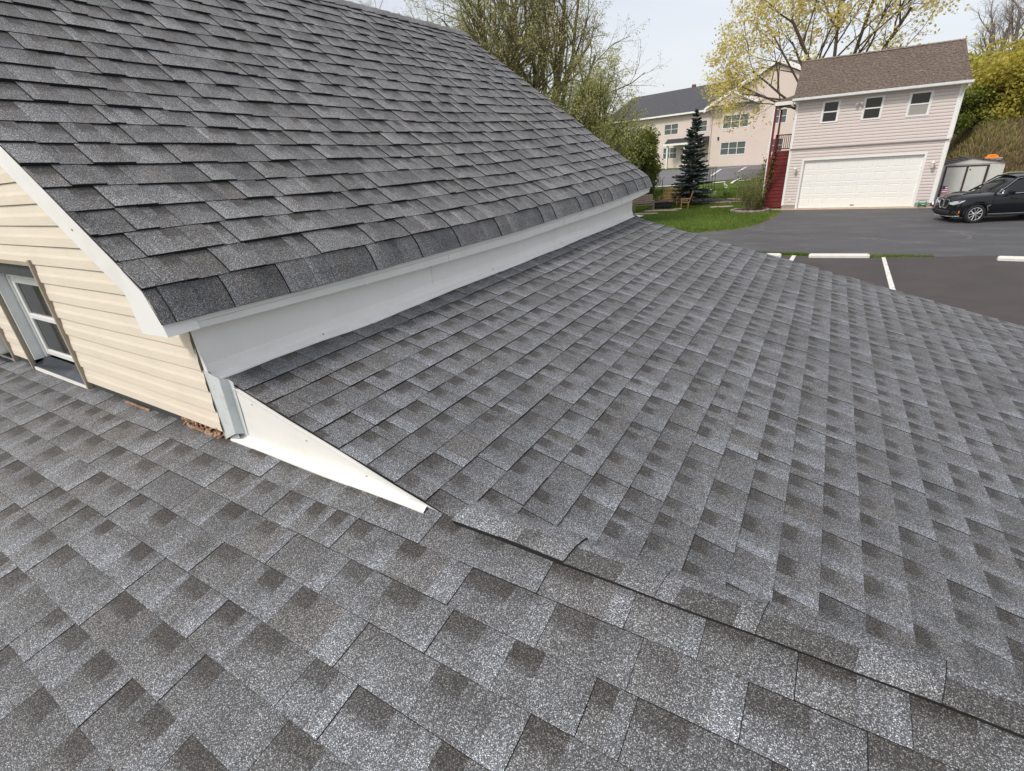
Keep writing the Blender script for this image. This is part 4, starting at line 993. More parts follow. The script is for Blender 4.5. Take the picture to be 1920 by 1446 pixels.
mb = MB(); simple_laps(mb, GX0, GX1, 3.26, 5.66, ov, .150, [(a-.01, b+.01, c, d) for a, b, c, d in WN])
mb.box(GX0, GX1, ov+.004, .06, 3.25, 5.66)
mb.build('upper_wall', M['pink_siding'], gar, recalc=False)
mb = MB(); mb.box(GX0, GX1, ov-.012, 0.0, 3.225, 3.262); mb.build('overhang_trim', M['pink_siding'], gar)
mb = MB()
for x in (GX0, GX1):
    s = -1 if x == GX0 else 1
    mb.box(min(x, x+s*.03)-(.09 if s > 0 else 0), max(x, x+s*.03)+(.09 if s < 0 else 0), ov-.035, ov+.02, 3.25, 5.68); mb.box(min(x, x+s*.03)-(.09 if s > 0 else 0), max(x, x+s*.03)+(.09 if s < 0 else 0), -.034, .02, .22, 3.198)
mb.build('corner_board', M['white_paint'], gar)
mb = MB(); mb.box(GX0+.0, DX0-.10, -.012, .1, .03, .24); mb.box(DX1+.10, GX1, -.012, .1, .03, .24); mb.build('foundation', M['block'], gar)
# garage door: sections with raised panels
mb = MB(); rows_, cols_ = 4, 8; dw, dh = (DX1-DX0)/cols_, DZ/rows_; y = .10
for rr_ in range(rows_):
    z0_, z1_ = .04+rr_*(DZ-.04)/rows_, .04+(rr_+1)*(DZ-.04)/rows_
    for cc_ in range(cols_):
        x0, x1 = DX0+cc_*dw, DX0+(cc_+1)*dw; mx_, mz = .07, .10
        ring = [[(x0, y, z0_+.006), (x1, y, z0_+.006), (x1, y, z1_-.006), (x0, y, z1_-.006)],
                [(x0+mx_, y, z0_+mz), (x1-mx_, y, z0_+mz), (x1-mx_, y, z1_-mz), (x0+mx_, y, z1_-mz)],
                [(x0+mx_+.015, y+.018, z0_+mz+.015), (x1-mx_-.015, y+.018, z0_+mz+.015), (x1-mx_-.015, y+.018, z1_-mz-.015), (x0+mx_+.015, y+.018, z1_-mz-.015)],
                [(x0+mx_+.05, y+.003, z0_+mz+.05), (x1-mx_-.05, y+.003, z0_+mz+.05), (x1-mx_-.05, y+.003, z1_-mz-.05), (x0+mx_+.05, y+.003, z1_-mz-.05)]]
        for a in range(3):
            for i in range(4): mb.face([ring[a][i], ring[a][(i+1) % 4], ring[a+1][(i+1) % 4], ring[a+1][i]])
        mb.face(ring[3])
    mb.face([(DX0, y, z1_-.006), (DX1, y, z1_-.006), (DX1, y+.012, z1_), (DX0, y+.012, z1_)]); mb.face([(DX0, y+.012, z1_), (DX1, y+.012, z1_), (DX1, y, z1_+.006), (DX0, y, z1_+.006)])
gd = mb.build('garage_door', M['door_white'], gar, recalc=False)
mb = MB(); mb.box((DX0+DX1)/2-.09, (DX0+DX1)/2+.09, y-.03, y-.001, .16, .19); mb.build('handle', M['black_iron'], gd)
mb = MB(); mb.box(DX0-.10, DX0, -.03, .16, .03, DZ); mb.box(DX1, DX1+.10, -.03, .16, .03, DZ); mb.box(DX0-.10, DX1+.10, -.032, .16, DZ, DZ+.10); mb.build('door_frame', M['white_paint'], gar)
for i, (a, b, c, d) in enumerate(WN):
    f = .075; mb = MB(); yy = ov
    mb.box(a-.03, a+f-.03, yy-.045, yy+.03, c, d); mb.box(b-f+.03, b+.03, yy-.045, yy+.03, c, d); mb.box(a-.03, b+.03, yy-.047, yy+.03, d-.02, d+.055); mb.box(a-.03, b+.03, yy-.05, yy+.03, c-.055, c+.02)
    zm = (c+d)/2; mb.box(a+f-.03, b-f+.03, yy-.035, yy+.02, zm-.03, zm+.03)
    for (u0, u1) in ((c+.02, zm-.03), (zm+.03, d-.02)):
        mb.box(a+f-.03, a+f, yy-.02, yy+.02, u0, u1); mb.box(b-f, b-f+.03, yy-.02, yy+.02, u0, u1)
    wf = mb.build('window', M['vinyl_white'], gar)
    mb = MB(); mb.box(a+.04, b-.04, yy-.008, yy-.004, c+.02, zm-.03); mb.box(a+.04, b-.04, yy-.0078, yy-.0042, zm+.03, d-.02)
    mb.build('pane', M['glass'], wf)
    if i == 2:
        mb = MB(); mb.box(a+.05, b-.05, yy-.016, yy-.010, c+.02, zm-.03); tag(mb.build('blind', M['curtain'], wf), 'grey blind filling the lower pane')
# roof
mb = MB(); RY, RZ, EZ0, EY0 = 4.15, 7.92, 5.66, -.42
def FG(u, v, w_):
    sl_ = math.atan2(RZ-EZ0, RY-EY0); return Vector((u, EY0+v*math.cos(sl_), EZ0+v*math.sin(sl_)+.025*math.sin(.8*u)*math.sin(v*.7)))+Vector((0, -math.sin(sl_), math.cos(sl_)))*w_
VG = math.hypot(RZ-EZ0, RY-EY0)
shingles(mb, FG, -1.62, 5.84, 0, VG, 0, .145, .009, .006, 61, ustep=1.2)
mb.mesh([FG(-1.62, 0, -.06), FG(5.84, 0, -.06), FG(5.84, VG, -.06), FG(-1.62, VG, -.06), (5.84, 2*RY-EY0, EZ0-.04), (-1.62, 2*RY-EY0, EZ0-.04), (5.84, RY, RZ+.02), (-1.62, RY, RZ+.02)], [(0, 1, 2, 3), (7, 6, 4, 5)], 1)
mb.build('roof', [M['rail_roof'], M['asphalt_edge']], gar, recalc=False)
mb = MB(); r = random.Random(3); x = -1.62
while x < 5.84:
    x1 = min(x+.22, 5.86); tn = (r.uniform(.4, .8), 0, 0, 1)
    for s in (-1, 1):
        mb.face([(x, RY, RZ+.035), (x1, RY, RZ+.045), (x1, RY+s*.16, RZ-.035), (x, RY+s*.16, RZ-.045)], 0, tn)
    x = x1
mb.build('ridge_cap', M['rail_roof'], gar, recalc=False)
# gutter with downspout, rakes, gable walls
mb = MB(); mb.prism([(-.46, 5.60), (-.60, 5.62), (-.615, 5.73), (-.46, 5.72)], -1.64, 5.86, 'x'); mb.box(-1.6, 5.82, -.459, ov-.025, 5.60, 5.64); mb.build('gutter', M['jamb'], gar)
mb = MB(); mb.tube([(5.72, -.52, 5.62), (5.72, -.50, 5.52), (5.64, -.19, 5.32), (5.64, -.16, 5.2), (5.64, -.16, 3.3), (5.63, -.08, 3.1), (5.63, -.07, .3), (5.66, -.22, .14)], .045, 6); mb.build('downspout', M['white_paint'], gar)
mb = MB()
for x in (-1.60, 5.785):
    mb.prism([(EY0, EZ0-.22), (EY0, EZ0-.07), (RY, RZ-.07), (RY, RZ-.22)], x, x+.035, 'x'); mb.prism([(RY+.001, RZ-.22), (RY+.001, RZ-.07), (2*RY-EY0, EZ0-.07), (2*RY-EY0, EZ0-.22)], x, x+.035, 'x')
mb.build('rake_board', M['white_paint'], gar)
mb = MB()
for x in (GX0+.02, GX1-.05): mb.prism([(0, 5.6), (RY, RZ-.18), (2*RY-.2, 5.6)], x, x+.03, 'x')
mb.build('gable_wall', M['pink_siding'], gar)
# wall lamps
def wall_lamp(x, y, z, s):
    mb = MB(); mb.tube([(x, y, z), (x, y-.03, z)], .06*s, 10); mb.tube([(x, y-.02, z), (x, y-.14*s, z+.06*s), (x, y-.15*s, z-.02*s)], .012*s, 6)
    l = mb.build('wall_lamp', M['lamp_metal'], gar)
    mb = MB(); mb.tube([(x, y-.15*s, z+.02*s), (x, y-.15*s, z-.03*s), (x, y-.15*s, z-.22*s), (x, y-.15*s, z-.25*s)], [.02*s, .085*s, .055*s, .01], 6); mb.build('lantern', M['lamp_metal'], l)
    mb = MB(); mb.tube([(x, y-.15*s, z+.09*s), (x, y-.15*s, z+.03*s), (x, y-.15*s, z-.03*s)], [.004, .05*s, .10*s], 6); mb.build('lamp_cap', M['lamp_metal'], l)
wall_lamp(-.99, -.02, 2.22, 1.0); wall_lamp(5.2, -.02, 2.20, 1.15)
mb = MB()                                  # twin flood lamp near the middle window
mb.box(1.43, 1.55, ov-.05, ov-.022, 5.14, 5.26)
fl = mb.build('flood_lamp', M['lamp_metal'], gar)
for s in (-1, 1):
    mb = MB(); mb.tube([(1.49+s*.03, ov-.05, 5.20), (1.49+s*.10, ov-.12, 5.22), (1.49+s*.13, ov-.22, 5.16)], [.02, .05, .065], 8); mb.build('lamp_head', M['lamp_metal'], fl)
mb = MB(); mb.box(-1.08, -.96, -.05, -.02, .46, .58); mb.build('outlet_box', M['white_metal'], gar)
# lean-to over the stair
mb = MB()
mb.prism([(-2.52, 5.62), (-2.52, 5.72), (-1.42, 6.02), (-1.42, 5.92)], .45, 5.6, 'y')
mb.build('lean_to_roof', M['rail_roof'], gar)
mb = MB(); mb.box(-2.56, -1.42, .40, .448, 5.52, 5.70); mb.box(-2.57, -2.521, .40, 5.6, 5.52, 5.70); mb.build('lean_to_fascia', M['white_paint'], gar)
mb = MB(); mb.prism([(-2.5, 5.7), (-1.42, 5.7), (-1.42, 6.0)], .452, .47, 'y'); mb.build('lean_to_gable', M['rail_roof'], gar)
mb = MB(); mb.box(GX0-.03, GX0, 3.2, 4.1, 3.05, 5.1); mb.build('side_door', M['white_paint'], gar)
# staircase
st = thing('staircase', 'dark red wooden staircase climbing the left side of the pink garage', 'staircase', GO, GA)
sx0, sx1 = -2.42, -1.45; n = 16; rise = 3.0/n; run = .205; y0 = .05
mb = MB(); r = random.Random(1)
for i in range(n):
    z = i*rise+.12; y = y0+i*run
    o_ = r.uniform(-.004, .004)
    mb.box(sx0, sx1, y-.03, y+run+.004, z+rise-.035+o_, z+rise+o_, bev=.006)
mb.build('tread', M['red_wood'], st)
mb = MB()
for i in range(n):
    z = i*rise+.12; y = y0+i*run; mb.box(sx0+.01, sx1-.01, y, y+.02, z-.002, z+rise-.037)
mb.build('riser', M['red_wood'], st)
mb = MB()
for x in (sx0-.045, sx1+.002): mb.prism([(y0-.06, .04), (y0-.06, .24), (y0+n*run, 3.24), (y0+n*run, 2.95)], x, x+.04, 'x')
mb.build('stringer', M['red_wood'], st)
yl = y0+n*run
mb = MB()
for i in range(12): mb.box(sx0-.02, sx1+.02, yl+i*.145, yl+i*.145+.138, 3.085, 3.12, bev=.004)
mb.build('landing', M['red_wood'], st)
for (x, y) in ((sx0-.02, .5), (sx0-.02, yl+1.7)):
    mb = MB(); mb.box(x-.055, x+.055, y-.055, y+.055, .03, 5.52); mb.build('post', M['red_wood'], st)
mb = MB(); mb.box(sx0-.14, sx0-.08, .42, .50, .03, 5.5); tag(mb.build('post', M['white_paint'], st), 'white painted edge post')
mb = MB()
mb.prism([(y0, .95), (y0, 1.04), (yl, 4.04), (yl, 3.95)], sx0-.03, sx0+.01, 'x')
for i in range(22):
    y = y0+.07+i*.148; z = .12+(y-y0)/run*rise
    mb.box(sx0-.025, sx0+.005, y, y+.035, z+.05, z+.84)
mb.build('stair_railing', M['red_wood'], st)
mb = MB()
yr = yl+1.72
mb.box(sx0, sx1+.02, yr, yr+.05, 4.02, 4.08); mb.box(sx0, sx1+.02, yr, yr+.05, 3.2, 3.26)
for i in range(9): x = sx0+.05+i*.11; mb.box(x, x+.04, yr+.01, yr+.04, 3.261, 4.019)
mb.box(sx0-.03, sx0+.01, yl, yr, 4.02, 4.08)
for i in range(14): y = yl+.05+i*.12; mb.box(sx0-.02, sx0+.0, y, y+.035, 3.13, 4.019)
mb.build('landing_railing', M['red_wood'], st)
# climbing vine on the outer rail
vn = thing('climbing_vine', 'leafy green vine climbing the outer rail of the red staircase', 'vine', (GO.x-2.6, GO.y+.3, 0), 0, world=True)
mb = MB(); lv = Leaves(); r = random.Random(9)
for k in range(6):
    y = y0+r.uniform(-.2, .1); pts = []
    for i in range(12):
        t = i/11; pts.append(Vector(GW(sx0-.10+r.gauss(0, .05), y+t*r.uniform(1.6, 2.6))+(0.05+t*2.6+r.gauss(0, .05),)))
    mb.tube(pts, [.012]*12, 4, cap=False)
    for p in pts:
        for j in range(26): lv.add(p+Vector((r.gauss(-.05, .13), r.gauss(0, .15), r.gauss(0, .16))), .10*r.uniform(.6, 1.3), r.gauss(.5, .2), 1.4)
mb.build('stem', M['bark'], vn, recalc=False); lv.build('foliage', M['leaf_green'], vn, 3)
# green hose box and blue bin at the right corner
hb_ = thing('hose_reel', 'small green plastic hose reel by the right foot of the garage wall', 'hose reel', GW(5.18, -.30)+(.035,), GA)
mb = MB(); mb.tube([(-.14, 0, .14), (.14, 0, .14)], .075, 12); mb.tube([(-.15, 0, .14), (-.13, 0, .14)], .13, 14); mb.tube([(.13, 0, .14), (.15, 0, .14)], .13, 14); mb.build('drum', M['green_plastic'], hb_)
mb = MB(); mb.box(-.17, -.15, -.10, .10, 0, .20, bev=.01); mb.box(.15, .17, -.10, .10, 0, .20, bev=.01); mb.tube([(-.16, 0, .2), (-.16, 0, .34), (.16, 0, .34), (.16, 0, .2)], .014, 6); mb.build('stand', M['green_plastic'], hb_)
mb = MB()
mb.tube([(.05+.09*math.cos(a*.5), -.02+.085*math.sin(a*.5), .14+.0*a) for a in range(13)], .016, 6); mb.build('hose', M['cloth_white'], hb_)
bb = thing('plastic_bin', 'dark blue plastic bin between the garage corner and the dark SUV', 'bin', GW(5.80, -.75)+(.005,), GA)
mb = MB(); 
vs = [(-.17, -.15, 0), (.17, -.15, 0), (.17, .15, 0), (-.17, .15, 0), (-.20, -.18, .50), (.20, -.18, .50), (.20, .18, .50), (-.20, .18, .50)]
mb.mesh(vs, [(0, 3, 2, 1), (0, 1, 5, 4), (1, 2, 6, 5), (2, 3, 7, 6), (3, 0, 4, 7)]); mb.build('bin_body', M['blue_plastic'], bb)
mb = MB(); mb.box(-.22, .22, -.20, .20, .501, .53, bev=.01); mb.build('lid', M['blue_plastic'], bb)
fg = thing('small_flag', 'little red white and blue flag on a stick by the garage corner', 'flag', GW(5.80, -.48)+(.0,), GA)
mb = MB(); mb.tube([(0, 0, 0), (0, 0, 1.10)], .012, 6); mb.build('stick', M['brown_wood'], fg)
mb = MB()
for i in range(7):
    z = .72+i*.05
    if i % 2 == 0:
        for j in range(5): mb.face([(.012+j*.045, .012*math.sin(j*1.3), z), (.057+j*.045, .012*math.sin((j+1)*1.3), z), (.057+j*.045, .012*math.sin((j+1)*1.3), z+.05), (.012+j*.045, .012*math.sin(j*1.3), z+.055)])
mb.build('red_stripe', M['flag'], fg, recalc=False)
mb = MB()
for i in range(7):
    z = .72+i*.05
    if i % 2 == 1:
        for j in range(5): mb.face([(.012+j*.045, .012*math.sin(j*1.3), z), (.057+j*.045, .012*math.sin((j+1)*1.3), z), (.057+j*.045, .012*math.sin((j+1)*1.3), z+.05), (.012+j*.045, .012*math.sin(j*1.3), z+.055)])
mb.build('white_stripe', M['cloth_white'], fg, recalc=False)
mb = MB(); mb.box(.012, .11, -.022, -.016, .92, 1.07); mb.build('canton', M['blue_plastic'], fg)

# ---- shed
sh = thing('metal_shed', 'weathered white metal shed with brown frames beside the garage', 'shed', GW(6.0, 1.9)+(.01,), GA)
SW, SH, SD = 2.5, 1.95, 2.0
mb = MB()
mb.box(0, SW, .03, SD, 0, SH-.03)
nr_ = 26
for i in range(nr_): x = .02+(SW-.04)*i/nr_; mb.box(x, x+.03, .022, .03, .05, SH-.05)
mb.prism([(0, SH-.03), (SW, SH-.03), (SW/2-.15, SH+.24)], .0, SD, 'y')
mb.build('wall', M['shed_white'], sh)
mb = MB(); mb.box(.18, .98, -.012, .012, .06, SH-.14, bev=.006); mb.box(1.06, 1.80, -.012, .012, .06, SH-.14, bev=.006); dr = mb.build('door', M['shed_white'], sh)
mb = MB(); mb.box(.11, .18, -.03, .02, .02, SH-.08); mb.box(.98, 1.06, -.035, .02, .02, SH-.08); mb.box(1.80, 1.89, -.03, .02, .02, SH-.08); mb.box(.11, 1.89, -.032, .02, SH-.14, SH-.08); mb.build('door_frame', M['shed_brown'], sh)
mb = MB(); mb.box(1.12, 1.18, -.03, -.011, SH-.32, SH-.26); mb.build('handle', M['brown_wood'], dr)
mb = MB(); px_ = SW/2-.15
for (a, b) in (((-.08, SH-.03), (px_, SH+.27)), ((px_, SH+.27), (SW+.08, SH-.03))):
    mb.prism([(a[0], a[1]), (b[0], b[1]), (b[0], b[1]+.03), (a[0], a[1]+.03)], -.07, SD+.07, 'y')
    for i in range(1, 6):
        t = i/6; x = a[0]+(b[0]-a[0])*t; z = a[1]+(b[1]-a[1])*t; mb.box(x-.012, x+.012, -.06, SD+.06, z+.02, z+.055)
mb.build('roof', M['shed_roof'], sh)
oc = thing('plastic_tub', 'bright orange plastic item in a pale tray on the shed roof', 'tub', GW(6.0+2.02, 2.5)+(SH+.11,), GA)
mb = MB(); vs = [(-.34, -.2, 0), (.34, -.2, 0), (.34, .2, 0), (-.34, .2, 0), (-.4, -.26, .10), (.4, -.26, .10), (.4, .26, .10), (-.4, .26, .10)]
mb.mesh(vs, [(0, 3, 2, 1), (0, 1, 5, 4), (1, 2, 6, 5), (2, 3, 7, 6), (3, 0, 4, 7)]); mb.build('tray', M['shed_white'], oc)
mb = MB(); mb.box(-.3, .26, -.17, .17, .02, .17, bev=.05); mb.tube([(-.22, 0, .17), (-.1, 0, .22), (.12, 0, .21), (.24, .0, .15)], [.05, .06, .06, .03], 8); mb.build('orange_part', M['orange'], oc)

# ================================================================ SUV
car = thing('parked_suv', 'dark blue black SUV parked nose first beside the shed at the right edge', 'car', (6.49, 29.855, .004), R_(200.5))
# x forward, y left; body from lofted sections
def body_sections():
    # x, (sill z, sill y), (mid z, y), (belt z, y), (shoulder/top z, y), centre top z
    st_ = [(-2.32, .55, .70, .62, .74, .95, .72, 1.02, .60, 1.03), (-2.22, .36, .82, .60, .90, .98, .87, 1.08, .72, 1.10), (-1.9, .30, .88, .62, .945, 1.0, .93, 1.10, .80, 1.12),
           (-1.0, .27, .90, .62, .95, .98, .935, 1.09, .80, 1.11), (0.0, .27, .90, .62, .95, .96, .93, 1.07, .80, 1.10), (.75, .27, .90, .62, .95, .95, .93, 1.05, .80, 1.08),
           (.95, .27, .90, .62, .95, .94, .93, 1.03, .78, 1.07), (1.3, .27, .90, .62, .955, .90, .93, .985, .76, 1.035), (1.75, .27, .89, .60, .945, .85, .91, .925, .74, .985), (2.05, .28, .84, .56, .89, .80, .85, .865, .68, .93),
           (2.22, .30, .74, .54, .79, .76, .74, .81, .60, .87), (2.33, .34, .56, .54, .62, .72, .58, .76, .50, .80)]
    return [(x,)+tuple(v*(1 if (i % 2 == 1 or v < .5) else (1+.10*min(1, (v-.5)/.4))) for i, v in enumerate(q)) for x, *q in st_]
mb = MB(); secs = []
for (x, z0_, y0_, z1_, y1_, z2_, y2_, z3_, y3_, zc) in body_sections():
    half = [(0, z0_-.02), (y0_*.8, z0_-.01), (y0_, z0_+.04), (y1_, z1_*.75+z0_*.25), (y1_+.003, z1_+.06), (y1_-.012, (z1_+z2_)/2+.04), (y2_, z2_), (y3_+.05, (z2_+z3_)/2+.012), (y3_*.9, z3_), (y3_*.55, (z3_+zc)/2+.012), (y3_*.2, zc), (0, zc)]
    ring = [(x, y, z) for y, z in half]+[(x, -y, z) for y, z in half[-2:0:-1]]
    secs.append(ring)
k = len(secs[0]); vs = [p for s_ in secs for p in s_]
fs = [(i*k+j, i*k+(j+1) % k, (i+1)*k+(j+1) % k, (i+1)*k+j) for i in range(len(secs)-1) for j in range(k)]+[tuple(range(k))[::-1], tuple(range((len(secs)-1)*k, len(secs)*k))]
mb.mesh(vs, fs)
body = mb.build('body', M['paint_car'], car, smooth=True)
sub = body.modifiers.new('sub', 'SUBSURF'); sub.levels = 2; sub.render_levels = 2
# cut the wheel arches
for wx in (1.43, -1.43):
    for s in (1, -1):
        bpy.context.view_layer.objects.active = body
        mbc = MB(); mbc.tube([(wx, s*.60, .37), (wx, s*1.2, .37)], .425, 32); co = mbc.build('cutter', M['car_black'], None)
        co.matrix_world = car.matrix_world if False else Matrix.Translation(car.location) @ Matrix.Rotation(R_(200.5), 4, 'Z')
        bo = body.modifiers.new('cut', 'BOOLEAN'); bo.object = co; bo.operation = 'DIFFERENCE'; bo.solver = 'EXACT'
bpy.context.view_layer.update()
dg = bpy.context.evaluated_depsgraph_get(); me2 = bpy.data.meshes.new_from_object(body.evaluated_get(dg)); body.modifiers.clear(); body.data = me2
for o in [o for o in bpy.data.objects if o.name.startswith('cutter')]: bpy.data.objects.remove(o)
# greenhouse
mb = MB()
G0 = [(-2.15, 1.18, .76), (-1.80, 1.60, .63), (-1.25, 1.74, .61), (-.3, 1.77, .62), (.10, 1.72, .60), (.80, 1.15, .80)]
base_ = [(-2.2, 1.12, .80), (-1.8, 1.12, .87), (-1.25, 1.12, .89), (-.3, 1.11, .90), (.25, 1.10, .90), (.88, 1.07, .86)]
vs = []
for (x, z, y), (bx, bz, by) in zip(G0, base_):
    ring = [(bx, by, bz), (x*.55+bx*.45, by*.52+y*.48+.012, bz*.45+z*.55), (x, y, z-.02), (x, y*.86, z+.015), (x, y*.4, z+.04), (x, 0, z+.045)]
    vs += ring+[(a, -b_, c_) for a, b_, c_ in ring[-2::-1]]
k = 11; fs = [(i*k+j, i*k+j+1, (i+1)*k+j+1, (i+1)*k+j) for i in range(5) for j in range(k-1)]+[tuple(range(k)), tuple(range(5*k, 6*k))]
mb.mesh(vs, fs)
gh = mb.build('windows', M['car_glass'], car, smooth=True); ms = gh.modifiers.new('s', 'SUBSURF'); ms.levels = 1; ms.render_levels = 1
mb = MB()   # roof panel
rs = [(-1.85, 1.60, .62), (-1.5, 1.70, .61), (-1.0, 1.765, .61), (-.4, 1.79, .62), (-.05, 1.77, .61), (.12, 1.73, .595)]
for i in range(5):
    for a, b in zip([(-1, 0), (-.82, .022), (-.4, .048), (0, .052), (.4, .048), (.82, .022)], [(-.82, .022), (-.4, .048), (0, .052), (.4, .048), (.82, .022), (1, 0)]):
        p, q = rs[i], rs[i+1]
        mb.face([(p[0], p[2]*a[0]*1.02, p[1]+a[1]-.01), (p[0], p[2]*b[0]*1.02, p[1]+b[1]-.01), (q[0], q[2]*b[0]*1.02, q[1]+b[1]-.01), (q[0], q[2]*a[0]*1.02, q[1]+a[1]-.01)])
mb.build('roof_panel', M['paint_car'], car, smooth=True, weld=True)
for s in (1, -1):
    mb = MB()
    mb.tube([(.90, s*.85, 1.10), (.46, s*.725, 1.43), (.10, s*.615, 1.715), (-.3, s*.628, 1.765), (-1.25, s*.62, 1.735), (-1.80, s*.64, 1.59), (-2.18, s*.79, 1.17)], [.035, .032, .03, .025, .025, .04, .05], 6)
    mb.tube([(-.45, s*.90, 1.12), (-.43, s*.65, 1.73)], [.035, .03], 6); mb.tube([(-1.35, s*.885, 1.12), (-1.47, s*.66, 1.66)], [.05, .05], 6)
    mb.build('pillar', M['paint_car'], car, smooth=True)
    mb = MB(); mb.tube([(.84, s*.880, 1.115), (.3, s*.912, 1.13), (-.6, s*.925, 1.145), (-1.5, s*.91, 1.16), (-1.9, s*.87, 1.23)], .013, 6); mb.tube([(.84, s*.868, 1.13), (.48, s*.765, 1.40), (.13, s*.655, 1.675), (-.3, s*.66, 1.73), (-1.2, s*.65, 1.70), (-1.80, s*.70, 1.54)], .010, 5); mb.build('window_trim', M['chrome'], car)
    mb = MB(); mb.tube([(-.3, s*.58, 1.835), (-1.5, s*.57, 1.78)], .014, 6)
    mb.tube([(-.05, s*.585, 1.79), (-.3, s*.58, 1.835)], .012, 6); mb.build('roof_rail', M['chrome'], car)
    mb = MB(); mb.box(.34, .52, min(s*.95, s*1.15), max(s*.95, s*1.15), 1.13, 1.26, bev=.035); mb.box(.40, .48, min(s*.88, s*.98), max(s*.88, s*.98), 1.12, 1.16); mb.build('mirror', M['paint_car'], car)
    mb = MB(); mb.box(-1.0, 1.0, min(s*.90, s*.955), max(s*.90, s*.955), .27, .36, bev=.02); mb.build('side_skirt', M['car_black'], car)
    mb = MB(); mb.box(-.98, .98, min(s*.95, s*.965), max(s*.95, s*.965), .345, .375); mb.build('sill_strip', M['chrome'], car)
    for x in (.20, -.80):
        mb = MB(); mb.box(x-.1, x+.1, min(s*.95, s*.985), max(s*.95, s*.985), .93, .96, bev=.01); mb.build('door_handle', M['paint_car'], car)
    mb = MB()
    for x in (.93, -.32, -1.22): mb.tube([(x, s*.935, .40), (x+.01, s*.958, .64), (x, s*.952, .86), (x-.01, s*.94, 1.06)], .004, 4)
    mb.build('door_seam', M['car_black'], car)
    mb = MB(); mb.prism([(1.12, .66), (1.00, .72), (.98, .70), (1.09, .63), (1.02, .50), (1.045, .50)], min(s*.95, s*.972), max(s*.95, s*.972), 'y'); mb.build('fender_vent', M['chrome'], car)
    # headlight
    mb = MB(); hl = [(2.325, .50, .78), (2.345, .36, .755), (2.36, .36, .70), (2.30, .62, .68), (2.12, .80, .74), (1.96, .885, .82), (1.93, .878, .85), (2.10, .80, .84)]
    c_ = Vector((2.24, s*.62, .775))+Vector((.02, s*.02, 0)); ps = [Vector((x, s*y, z)) for x, y, z in hl]; ps = [p+(Vector((1, s*.8, .2)).normalized())*.035 for p in ps]
    for i in range(len(ps)): mb.face([c_+Vector((.035, s*.03, 0)), ps[i], ps[(i+1) % len(ps)]]); mb.face([ps[i], ps[(i+1) % len(ps)], ps[(i+1) % len(ps)]-Vector((.12, s*.08, 0)), ps[i]-Vector((.12, s*.08, 0))])
    hlm = mb.build('headlight', M['lamp_glass'], car)
    mb = MB()
    for t in (.42, .58): mb.tube([(2.385-(t-.42)*.7, s*t*1.02, .735), (2.375-(t-.42)*.7, s*(t*1.02+.02), .735)], .035, 12)
    mb.build('lens', M['chrome'], hlm)
    mb = MB(); mb.box(2.08, 2.14, min(s*.86, s*.90), max(s*.86, s*.90), .40, .52, bev=.008); mb.build('side_reflector', M['amber'], car)
    # kidney grille half
    mb = MB(); kp = [(.03, .60), (.03, .80), (.08, .84), (.26, .845), (.325, .80), (.29, .64), (.22, .575), (.07, .57)]
    def kx(y, z): return 2.36-.10*abs(y)-.10*max(0, z-.6)
    vv = [Vector((kx(y, z)+.015, s*y, z)) for y, z in kp]; mb.tube(vv+[vv[0]], .015, 6, cap=False); gr = mb.build('grille', M['chrome'], car)
    mb = MB(); mb.face([v-Vector((.006, 0, 0)) for v in vv]); 
    for i in range(6): y = .055+i*.044; mb.box(2.325, kx(y, .7)+.014, min(s*y, s*(y+.010)), max(s*y, s*(y+.010)), .585, .83)
    mb.build('grille_bars', M['car_black'], gr, recalc=False)
mb = MB(); mb.box(2.20, 2.385, -.52, .52, .36, .50, bev=.03); mb.box(2.0, 2.29, .56, .84, .38, .50, bev=.03); mb.box(2.0, 2.29, -.84, -.56, .38, .50, bev=.03); mb.build('lower_intake', M['car_black'], car)
mb = MB(); mb.tube([(2.02, .86, .31), (2.22, .70, .285), (2.37, .40, .275), (2.39, 0, .27), (2.37, -.40, .275), (2.22, -.70, .285), (2.02, -.86, .31)], .022, 6); mb.build('bumper_strip', M['chrome'], car)
mb = MB(); mb.tube([(2.325, 0, .925), (2.345, 0, .928)], .040, 16); bd = mb.build('hood_badge', M['chrome'], car)
mb = MB()
for q in (0, 2): mb.tube([(2.346, 0, .928), (2.3485, 0, .928)], .001, 4)
for q in (0, 1, 2, 3):
    pts = [(2.3468, 0, .928)]+[(2.3468, .030*math.cos(q*math.pi/2+a*math.pi/12), .928+.030*math.sin(q*math.pi/2+a*math.pi/12)) for a in range(7)]
    if q % 2 == 0: mb.face(pts)
mb.build('badge_quarters', M['blue_plastic'], bd, recalc=False)
mb = MB()
for y in (-.35, .35): mb.tube([(2.15, y*.9, .965), (1.7, y*1.15, 1.085), (1.2, y*1.5, 1.128)], [.010, .014, .010], 6)
mb.build('hood_crease', M['paint_car'], car, smooth=True)
mb = MB(); mb.tube([(.92, .70, 1.13), (.84, .1, 1.18)], .010, 5); mb.tube([(.94, .0, 1.13), (.86, -.55, 1.18)], .010, 5); mb.build('wiper', M['car_black'], car)
mb = MB(); mb.box(-2.2, 2.1, -.75, .75, .24, .5); mb.build('underbody', M['car_black'], car)
wproto = None
